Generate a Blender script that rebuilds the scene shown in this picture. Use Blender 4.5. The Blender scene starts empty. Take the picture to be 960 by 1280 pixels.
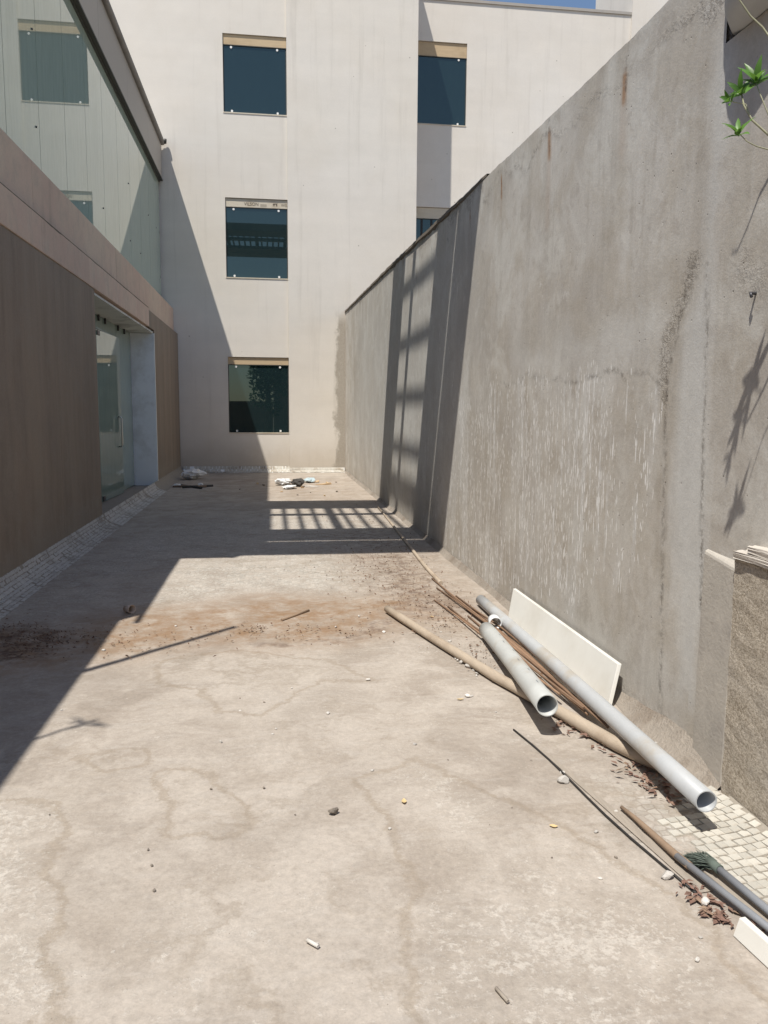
import bpy, bmesh, math, random
import numpy as np
from mathutils import Vector, Matrix, Euler

# ------------------------------------------------------------------ camera, sky, sun, exposure
scn = bpy.context.scene
COL = scn.collection
CAM_H = 1.5
FPX = 1010.0
PITCH, YAW, ROLL = math.radians(7.098), math.radians(7.972), math.radians(0.389)
Fv = Vector((math.sin(YAW)*math.cos(PITCH), math.cos(YAW)*math.cos(PITCH), -math.sin(PITCH)))
rv = Vector((math.cos(YAW), -math.sin(YAW), 0)); uv = rv.cross(Fv)
R2 = math.cos(ROLL)*rv + math.sin(ROLL)*uv
U2 = -math.sin(ROLL)*rv + math.cos(ROLL)*uv
cd = bpy.data.cameras.new("camera"); cam = bpy.data.objects.new("camera", cd); COL.objects.link(cam)
cd.sensor_fit = 'VERTICAL'; cd.sensor_height = 36.0; cd.lens = FPX*36.0/1280.0
cd.clip_start = 0.05; cd.clip_end = 3000
M = Matrix.Identity(4)
for i in range(3):
    M[i][0] = R2[i]; M[i][1] = U2[i]; M[i][2] = -Fv[i]
M[2][3] = CAM_H
cam.matrix_world = M
scn.camera = cam

SX, SY = 0.301, 0.395                       # shadow shift per metre of height
ELEV = math.atan(1/math.hypot(SX, SY))
world = bpy.data.worlds.new("World"); scn.world = world; world.use_nodes = True
wn = world.node_tree
sky = wn.nodes.new('ShaderNodeTexSky'); sky.sky_type = 'NISHITA'; sky.sun_disc = False
sky.sun_elevation = ELEV; sky.sun_rotation = math.atan2(-SX, -SY)
sky.air_density = 1.0; sky.dust_density = 0.5; sky.ozone_density = 1.5
wn.links.new(sky.outputs[0], wn.nodes['Background'].inputs[0])
wn.nodes['Background'].inputs[1].default_value = 0.10
sl = bpy.data.lights.new("sun", 'SUN'); sl.energy = 4.2; sl.angle = math.radians(0.53); sl.color = (1.0, 0.955, 0.87)
so = bpy.data.objects.new("sun", sl); COL.objects.link(so)
so.rotation_euler = Vector((SX, SY, -1)).to_track_quat('-Z', 'Y').to_euler()
so.location = (-8, -10, 25)
scn.view_settings.view_transform = 'Standard'; scn.view_settings.look = 'None'
scn.view_settings.gamma = 1.0; scn.view_settings.exposure = 0.35

# ------------------------------------------------------------------ pixel helpers (photo 960x1280 -> place)
CP = Vector((0, 0, CAM_H))
def ray(x, y): return Fv + R2*((x-480)/FPX) - U2*((y-640)/FPX)
def fl(x, y, z=0.0):
    d = ray(x, y); return CP + d*((z-CAM_H)/d.z)
def onx(x, y, X):
    d = ray(x, y); return CP + d*(X/d.x)
def ony(x, y, Y):
    d = ray(x, y); return CP + d*(Y/d.y)

rng = random.Random(7)

# ------------------------------------------------------------------ node helper
class NT:
    def __init__(s, name, rough=0.85):
        s.m = bpy.data.materials.new(name); s.m.use_nodes = True
        s.t = s.m.node_tree; s.b = s.t.nodes['Principled BSDF']; s.b.inputs['Roughness'].default_value = rough
        s.co = s.t.nodes.new('ShaderNodeTexCoord').outputs['Object']
    def n(s, typ): return s.t.nodes.new(typ)
    def put(s, inp, v):
        if hasattr(v, 'is_linked') or isinstance(v, bpy.types.NodeSocket): s.t.links.new(v, inp)
        else:
            if isinstance(v, (tuple, list)) and len(v) == 3 and inp.type == 'RGBA': v = (*v, 1)
            inp.default_value = v
    def mapv(s, sc=(1, 1, 1), loc=(0, 0, 0), vec=None, rot=(0, 0, 0)):
        k = s.n('ShaderNodeMapping'); s.put(k.inputs['Vector'], vec or s.co)
        k.inputs['Scale'].default_value = sc; k.inputs['Location'].default_value = loc; k.inputs['Rotation'].default_value = rot
        return k.outputs[0]
    def noise(s, sc, det=4, ro=0.55, vec=None, dist=0):
        k = s.n('ShaderNodeTexNoise'); s.put(k.inputs['Vector'], vec or s.co)
        k.inputs['Scale'].default_value = sc; k.inputs['Detail'].default_value = det; k.inputs['Roughness'].default_value = ro
        k.inputs['Distortion'].default_value = dist
        return k.outputs['Fac']
    def voro(s, sc, feat='F1', vec=None, out='Distance', rnd=1.0):
        k = s.n('ShaderNodeTexVoronoi'); k.feature = feat; s.put(k.inputs['Vector'], vec or s.co)
        k.inputs['Scale'].default_value = sc
        if 'Randomness' in k.inputs: k.inputs['Randomness'].default_value = rnd
        return k.outputs[out]
    def ramp(s, v, a, b, lo=0.0, hi=1.0):
        k = s.n('ShaderNodeMapRange'); k.interpolation_type = 'SMOOTHSTEP'
        s.put(k.inputs[0], v); k.inputs[1].default_value = a; k.inputs[2].default_value = b
        k.inputs[3].default_value = lo; k.inputs[4].default_value = hi
        return k.outputs[0]
    def math(s, op, a, b=0.0):
        k = s.n('ShaderNodeMath'); k.operation = op; s.put(k.inputs[0], a); s.put(k.inputs[1], b); return k.outputs[0]
    def mul(s, a, b): return s.math('MULTIPLY', a, b)
    def add(s, a, b): return s.math('ADD', a, b)
    def mx(s, f, a, b): return s.math('MAXIMUM', a, b)
    def mix(s, f, a, b, mode='MIX'):
        k = s.n('ShaderNodeMix'); k.data_type = 'RGBA'; k.blend_type = mode
        s.put(k.inputs[0], f); s.put(k.inputs[6], a); s.put(k.inputs[7], b); return k.outputs[2]
    def val(s, f, lo, hi):
        k = s.n('ShaderNodeMapRange'); s.put(k.inputs[0], f); k.inputs[3].default_value = lo; k.inputs[4].default_value = hi
        return k.outputs[0]
    def attr(s, name):
        k = s.n('ShaderNodeAttribute'); k.attribute_name = name
        x = s.n('ShaderNodeSeparateColor'); s.t.links.new(k.outputs['Color'], x.inputs[0])
        return x.outputs[0], x.outputs[1], x.outputs[2]
    def rand(s): return s.n('ShaderNodeObjectInfo').outputs['Random']
    def hsv(s, col, v):
        k = s.n('ShaderNodeHueSaturation'); s.put(k.inputs['Color'], col); s.put(k.inputs['Value'], v); return k.outputs[0]
    def bump(s, h, strength=0.4, dist=0.01, prev=None):
        k = s.n('ShaderNodeBump'); s.put(k.inputs['Height'], h); k.inputs['Strength'].default_value = strength
        k.inputs['Distance'].default_value = dist
        if prev: s.put(k.inputs['Normal'], prev)
        s.t.links.new(k.outputs[0], s.b.inputs['Normal']); return k.outputs[0]
    def done(s, col, rough=None):
        s.put(s.b.inputs['Base Color'], col)
        if rough is not None: s.put(s.b.inputs['Roughness'], rough)
        return s.m

def simple(name, c, rough=0.7, var=0.18, sc=12.0, bump=0.25, bd=0.004, metal=0.0, spec=0.4, streak=None, dirt=None, rnd=0.0):
    s = NT(name, rough)
    v = s.mapv(streak) if streak else s.co
    a = s.noise(sc, 5, 0.6, v); b = s.noise(sc*7.3, 3, 0.6, v)
    f = s.val(s.add(s.mul(a, 0.7), s.mul(b, 0.3)), 1-var*1.6, 1+var*1.6)
    if rnd: f = s.mul(f, s.val(s.rand(), 1-rnd, 1+rnd))
    col = s.hsv(c, f)
    if dirt:
        dm = s.ramp(s.noise(sc*0.35, 5, 0.65), 0.48, 0.68)
        col = s.mix(s.mul(dm, dirt[1]), col, dirt[0])
    s.b.inputs['Metallic'].default_value = metal
    s.b.inputs['Specular IOR Level'].default_value = spec
    if bump: s.bump(b, bump, bd)
    return s.done(col, s.val(a, max(0.02, rough-0.08), min(1, rough+0.08)))

# ------------------------------------------------------------------ materials
def mat_floor():
    s = NT('terrace_cement', 0.9)
    mo, ru, pa = s.attr('mask')            # exposed chips, rust dust, smooth pale skim
    dk, wl, fr = s.attr('mask2')           # dark grime, water line, how whole the chips still are
    big = s.noise(0.8, 4, 0.6); mid = s.noise(3.1, 6, 0.68, dist=0.6); fine = s.noise(38, 4, 0.7); grit = s.noise(140, 2, 0.7)
    base = s.mix(s.ramp(big, 0.35, 0.66), (0.310, 0.264, 0.221), (0.380, 0.331, 0.282))
    base = s.mix(s.ramp(mid, 0.36, 0.66), base, (0.432, 0.382, 0.332))
    base = s.mix(s.mul(s.ramp(s.noise(1.5, 5, 0.7, s.mapv(loc=(7, 3, 1)), 0.8), 0.48, 0.62), 0.38), base, (0.262, 0.225, 0.190))
    base = s.mix(s.mul(pa, s.val(mid, 0.0, 0.7)), base, (0.440, 0.392, 0.343))
    # trowel smears
    sm = s.noise(1.0, 4, 0.65, s.mapv((3.2, 9, 1), rot=(0, 0, 0.5)), 1.2)
    base = s.mix(s.mul(s.ramp(sm, 0.5, 0.72), 0.35), base, (0.45, 0.41, 0.37))
    # flecks of white chips worn through the skim
    k1 = s.add(s.mul(s.noise(52, 3, 0.8), 0.62), s.mul(s.noise(17, 3, 0.7), 0.38)); k2 = s.noise(4.2, 4, 0.65, s.mapv(loc=(3, 9, 0)))
    wear = s.add(s.mul(mo, 0.155), s.mul(s.math('SUBTRACT', k2, 0.5), 0.34))
    fleck = s.ramp(s.add(k1, wear), 0.60, 0.72)
    base = s.mix(s.mul(mo, 0.16), base, (0.47, 0.43, 0.38))
    base = s.mix(s.mul(fleck, 0.45), base, (0.62, 0.58, 0.525))
    # chips that still show their outlines
    wv = s.n('ShaderNodeVectorMath'); wv.operation = 'ADD'
    nz = s.n('ShaderNodeTexNoise'); nz.inputs['Scale'].default_value = 9; s.put(nz.inputs['Vector'], s.co)
    k = s.n('ShaderNodeVectorMath'); k.operation = 'SCALE'; k.inputs[3].default_value = 0.03; s.put(k.inputs[0], nz.outputs['Color'])
    s.put(wv.inputs[0], s.co); s.put(wv.inputs[1], k.outputs[0])
    edge = s.voro(26, 'DISTANCE_TO_EDGE', wv.outputs[0], rnd=0.8)
    cell = s.voro(26, 'F1', wv.outputs[0], 'Color', rnd=0.8)
    sep = s.n('ShaderNodeSeparateColor'); s.put(sep.inputs[0], cell)
    chip = s.hsv((0.52, 0.50, 0.455), s.val(sep.outputs[0], 0.62, 1.15))
    chipcol = s.mix(s.ramp(edge, 0.02, 0.12), (0.24, 0.21, 0.18), chip)
    scuff = s.mul(fr, s.ramp(s.add(s.mul(k2, 0.7), s.add(s.mul(sep.outputs[1], 0.35), s.mul(k1, 0.4))), 0.55, 0.95))
    col = s.mix(s.mul(scuff, 0.75), base, chipcol)
    # dried puddle outlines
    fld = s.add(wl, s.add(s.mul(s.math('SUBTRACT', s.noise(5.5, 5, 0.65), 0.5), 0.34), s.mul(s.math('SUBTRACT', k1, 0.5), 0.12)))
    tide = s.mul(s.ramp(s.math('ABSOLUTE', s.math('SUBTRACT', fld, 0.5)), 0.004, 0.050, 1, 0), s.ramp(s.math('ABSOLUTE', s.math('SUBTRACT', wl, 0.5)), 0.25, 0.42, 1, 0))
    col = s.mix(s.mul(s.ramp(fld, 0.5, 0.75), 0.10), col, (0.48, 0.43, 0.375))
    col = s.mix(s.mul(s.mul(tide, s.val(mid, 0.1, 1.0)), 0.60), col, (0.225, 0.172, 0.115))
    c1 = s.noise(0.95, 7, 0.66, s.mapv(loc=(4.3, 1.7, 0)))
    ctr = s.ramp(s.math('ABSOLUTE', s.math('SUBTRACT', c1, 0.5)), 0.0, 0.03, 1, 0)
    col = s.mix(s.mul(s.mul(ctr, s.ramp(big, 0.42, 0.58)), 0.30), col, (0.205, 0.16, 0.112))
    # rust-coloured dust and grime
    rn = s.mul(ru, s.ramp(s.add(s.mul(k2, 0.6), s.mul(s.noise(17, 4, 0.7), 0.4)), 0.36, 0.64))
    col = s.mix(s.mul(rn, 0.88), col, s.mix(s.ramp(fine, 0.35, 0.65), (0.270, 0.165, 0.085), (0.195, 0.110, 0.060)))
    col = s.mix(s.mul(ru, 0.20), col, (0.30, 0.195, 0.11))
    dn = s.mul(dk, s.ramp(s.noise(9, 5, 0.75), 0.40, 0.62))
    col = s.mix(s.mul(dn, 0.85), col, (0.085, 0.045, 0.030))
    sp = s.noise(13, 6, 0.8)
    col = s.mix(s.mul(s.ramp(sp, 0.54, 0.70), 0.30), col, (0.225, 0.188, 0.155))
    col = s.hsv(col, s.val(s.add(s.mul(fine, 0.6), s.mul(grit, 0.4)), 0.56, 1.44))
    pit = s.ramp(s.voro(34, 'F1', None, 'Distance'), 0.03, 0.09, 1, 0)
    col = s.mix(s.mul(pit, s.mul(s.ramp(mid, 0.48, 0.58), 0.65)), col, (0.12, 0.098, 0.08))
    h = s.add(s.mul(fine, 0.4), s.add(s.mul(grit, 0.25), s.add(s.mul(mid, 0.8), s.add(s.mul(fleck, 0.25), s.mul(s.mul(scuff, s.ramp(edge, 0.02, 0.12)), 0.7)))))
    s.bump(h, 0.6, 0.006)
    s.b.inputs['Specular IOR Level'].default_value = 0.25
    return s.done(col, s.val(mid, 0.8, 0.98))

def mat_concrete_wall():
    s = NT('boundary_render', 0.92)
    dr, gr, pa = s.attr('mask')             # white drips, brown grime, smooth pale patch
    ru, dk, cr = s.attr('mask2')            # rust, dark rough mortar, crack
    big = s.noise(0.8, 4, 0.6); mid = s.noise(2.6, 6, 0.66, dist=0.5); fine = s.noise(30, 4, 0.7); grit = s.noise(120, 2, 0.7)
    vs = s.noise(1.0, 4, 0.65, s.mapv((7, 7, 0.55))); vs2 = s.noise(1.0, 3, 0.6, s.mapv((26, 26, 0.7), (3, 1, 0)))
    base = s.mix(s.ramp(big, 0.36, 0.64), (0.436, 0.404, 0.364), (0.560, 0.534, 0.494))
    base = s.mix(s.mul(s.ramp(mid, 0.42, 0.62), 0.75), base, (0.465, 0.425, 0.368))
    base = s.mix(s.mul(s.ramp(s.noise(1.7, 5, 0.65, s.mapv(loc=(1, 8, 3)), 0.6), 0.48, 0.66), 0.7), base, (0.605, 0.588, 0.548))
    base = s.mix(s.mul(s.ramp(vs, 0.48, 0.72), 0.36), base, (0.355, 0.328, 0.286))
    base = s.mix(s.mul(s.ramp(vs2, 0.52, 0.75), 0.30), base, (0.56, 0.54, 0.51))
    base = s.mix(s.mul(s.ramp(s.noise(6.5, 4, 0.7, s.mapv(loc=(9, 2, 7)), 0.4), 0.52, 0.68), 0.35), base, (0.335, 0.295, 0.255))
    base = s.mix(s.mul(pa, 0.72), base, s.hsv((0.58, 0.575, 0.555), s.val(mid, 0.82, 1.14)))
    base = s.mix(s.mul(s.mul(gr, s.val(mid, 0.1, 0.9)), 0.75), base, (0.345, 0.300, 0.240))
    # lime drips: short runs down the wall, gathered in clumps
    gate = s.noise(1.0, 4, 0.7, s.mapv((4.2, 4.2, 1.5)), 0.9)
    g2 = s.ramp(s.add(gate, s.mul(s.math('SUBTRACT', dr, 0.6), 0.26)), 0.47, 0.66)
    def dashes(sy, sz, off, r0, r1, keep):
        v = s.mapv((sy, sy, sz), off)
        k = s.n('ShaderNodeTexVoronoi'); k.feature = 'F1'; s.put(k.inputs['Vector'], v); k.inputs['Scale'].default_value = 1.0
        q = s.n('ShaderNodeSeparateColor'); s.put(q.inputs[0], k.outputs['Color'])
        on = s.ramp(s.math('SUBTRACT', s.mul(g2, keep), q.outputs[0]), 0.0, 0.05)
        rad = s.val(q.outputs[1], r0, r1)
        return s.mul(on, s.ramp(s.math('SUBTRACT', rad, k.outputs['Distance']), 0.0, 0.08))
    d = s.mx(0, dashes(62, 13, (0, 0, 2), 0.12, 0.52, 0.85), dashes(95, 20, (4, 1, 7), 0.1, 0.5, 0.6))
    d = s.mx(0, d, s.mul(dashes(44, 4.2, (2, 5, 3), 0.08, 0.34, 0.55), 0.9))
    d = s.mul(d, s.ramp(dr, 0.02, 0.4))
    wash = s.mul(s.mul(s.ramp(vs2, 0.42, 0.66), g2), s.ramp(dr, 0.1, 0.8))
    d2 = s.mul(dashes(17, 0.9, (1, 3, 0.4), 0.05, 0.20, 0.5), s.ramp(dr, 0.05, 0.5))
    col = s.mix(s.mul(wash, 0.62), base, (0.60, 0.59, 0.57))
    col = s.mix(s.mul(d, 0.85), col, (0.80, 0.79, 0.77))
    col = s.mix(s.mul(d2, 0.6), col, (0.74, 0.73, 0.71))
    col = s.mix(s.mul(ru, s.val(vs2, 0.4, 1.3)), col, (0.30, 0.135, 0.04))
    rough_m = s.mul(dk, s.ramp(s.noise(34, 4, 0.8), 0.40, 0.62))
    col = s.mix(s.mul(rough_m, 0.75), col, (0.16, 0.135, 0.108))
    col = s.mix(s.mul(s.mul(cr, s.ramp(s.noise(26, 4, 0.8), 0.42, 0.58)), 0.85), col, (0.10, 0.085, 0.07))
    tr = s.noise(1.0, 4, 0.7, s.mapv((6, 6, 30), rot=(0.5, 0, 0)), 1.5)
    col = s.mix(s.mul(s.mul(s.ramp(tr, 0.56, 0.72), s.ramp(mid, 0.42, 0.6)), 0.28), col, (0.64, 0.62, 0.58))
    pits = s.mul(s.ramp(s.voro(17, 'F1'), 0.03, 0.10, 1, 0), s.ramp(s.noise(3.3, 3, 0.6), 0.48, 0.58))
    col = s.mix(s.mul(pits, 0.8), col, (0.12, 0.10, 0.08))
    col = s.hsv(col, s.val(s.add(s.mul(fine, 0.6), s.mul(grit, 0.4)), 0.76, 1.24))
    h = s.add(s.mul(fine, 0.35), s.add(s.mul(mid, 0.9), s.add(s.mul(grit, 0.12), s.mul(s.math('ADD', rough_m, pits), -1.1))))
    s.bump(h, 0.42, 0.008)
    s.b.inputs['Specular IOR Level'].default_value = 0.2
    return s.done(col)

def mat_plaster(name, c, warm=(0.62, 0.56, 0.47), base_dirt=True):
    s = NT(name, 0.88)
    a = s.noise(0.35, 5, 0.6); b = s.noise(2.2, 6, 0.65); f = s.noise(45, 4, 0.7)
    col = s.mix(s.mul(s.ramp(a, 0.35, 0.7), 0.55), c, warm)
    # slightly uneven coat bands
    bd = s.noise(1.0, 3, 0.6, s.mapv((0.25, 0.25, 2.2)))
    col = s.hsv(col, s.val(s.add(s.mul(bd, 0.5), s.mul(b, 0.5)), 0.86, 1.12))
    vs = s.noise(1.0, 5, 0.65, s.mapv((5, 5, 0.25)))
    col = s.mix(s.mul(s.ramp(vs, 0.52, 0.76), 0.26), col, (0.38, 0.34, 0.29))
    spots = s.mul(s.ramp(s.voro(1.9, 'F1'), 0.014, 0.04, 1, 0), 0.7)
    col = s.mix(spots, col, (0.22, 0.19, 0.15))
    if base_dirt:
        z = s.n('ShaderNodeSeparateXYZ'); s.put(z.inputs[0], s.co)
        low = s.ramp(s.add(z.outputs[2], s.mul(b, -0.9)), -0.35, 0.55, 1, 0)
        col = s.mix(s.mul(low, 0.55), col, (0.40, 0.34, 0.27))
        ax = s.ramp(s.add(z.outputs[0], s.mul(s.noise(3.2, 6, 0.7, s.mapv((1, 1, 0.55))), 0.75)), 1.90, 2.03)
        zz = s.ramp(z.outputs[2], 3.55, 3.95, 1, 0)
        xx = s.ramp(z.outputs[0], 2.3, 2.6, 1, 0)
        col = s.mix(s.mul(s.mul(ax, s.mul(zz, xx)), 0.8), col, s.hsv((0.33, 0.29, 0.24), s.val(f, 0.6, 1.3)))
    col = s.hsv(col, s.val(f, 0.94, 1.06))
    s.bump(s.add(s.mul(f, 0.5), b), 0.3, 0.006)
    s.b.inputs['Specular IOR Level'].default_value = 0.2
    return s.done(col)

def mat_cladding():
    s = NT('brown_stone_cladding', 0.75)
    g = s.noise(1.0, 6, 0.68, s.mapv((7, 7, 1.1))); g2 = s.noise(1.0, 5, 0.6, s.mapv((2.2, 2.2, 0.22), (3, 1, 5)))
    b = s.noise(0.8, 4, 0.6); f = s.noise(60, 4, 0.7)
    col = s.mix(s.ramp(g, 0.3, 0.7), (0.205, 0.160, 0.122), (0.262, 0.210, 0.165))
    col = s.mix(s.mul(s.ramp(g2, 0.42, 0.68), 0.7), col, (0.290, 0.232, 0.176))
    col = s.mix(s.mul(s.ramp(b, 0.5, 0.7), 0.5), col, (0.200, 0.168, 0.142))
    m2 = s.noise(4.5, 6, 0.7, None, 0.4)
    col = s.mix(s.mul(s.ramp(m2, 0.45, 0.68), 0.4), col, (0.255, 0.222, 0.182))
    zz = s.n('ShaderNodeSeparateXYZ'); s.put(zz.inputs[0], s.co)
    spl = s.ramp(s.add(zz.outputs[2], s.mul(m2, -0.7)), -0.25, 0.25, 1, 0)
    col = s.mix(s.mul(spl, 0.45), col, (0.30, 0.265, 0.215))
    col = s.hsv(col, s.mul(s.val(f, 0.80, 1.20), s.val(s.rand(), 0.97, 1.03)))
    s.bump(s.add(s.mul(g, 0.5), s.mul(f, 0.3)), 0.25, 0.004)
    s.b.inputs['Specular IOR Level'].default_value = 0.3
    return s.done(col, s.val(g, 0.65, 0.85))

def mat_pink():
    s = NT('pink_sandstone', 0.85)
    g = s.noise(1.0, 5, 0.65, s.mapv((5, 5, 0.8))); b = s.noise(0.7, 5, 0.65); f = s.noise(50, 4, 0.7); m = s.noise(4, 6, 0.7)
    col = s.mix(s.ramp(b, 0.32, 0.68), (0.60, 0.435, 0.345), (0.63, 0.50, 0.385))
    col = s.mix(s.mul(s.ramp(m, 0.45, 0.7), 0.5), col, (0.46, 0.375, 0.30))
    col = s.mix(s.mul(s.ramp(g, 0.52, 0.76), 0.4), col, (0.31, 0.24, 0.19))
    col = s.mix(s.mul(s.ramp(s.noise(2.2, 5, 0.7, s.mapv(loc=(6, 2, 4))), 0.55, 0.7), 0.4), col, (0.60, 0.52, 0.42))
    col = s.hsv(col, s.mul(s.val(f, 0.86, 1.14), s.val(s.rand(), 0.95, 1.05)))
    s.bump(s.add(f, m), 0.3, 0.004)
    s.b.inputs['Specular IOR Level'].default_value = 0.2
    return s.done(col)

def mat_glass(name, c, ior, rough=0.01, wav=0.0, tint=(1, 1, 1)):
    s = NT(name, rough)
    s.b.inputs['Specular Tint'].default_value = (*tint, 1)
    s.b.inputs['IOR'].default_value = ior
    s.b.inputs['Specular IOR Level'].default_value = 0.5
    d = s.noise(3.0, 5, 0.7, s.mapv((4, 4, 0.7)))
    col = s.hsv(c, s.val(d, 0.8, 1.2))
    dust = s.ramp(s.noise(7, 6, 0.75, s.mapv((3, 3, 0.6))), 0.60, 0.85)
    col = s.mix(s.mul(dust, 0.10), col, (0.4, 0.38, 0.34))
    if wav: s.bump(s.noise(0.9, 2, 0.5), wav, 0.004)
    return s.done(col, s.val(d, rough*0.6, rough*1.6))

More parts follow.
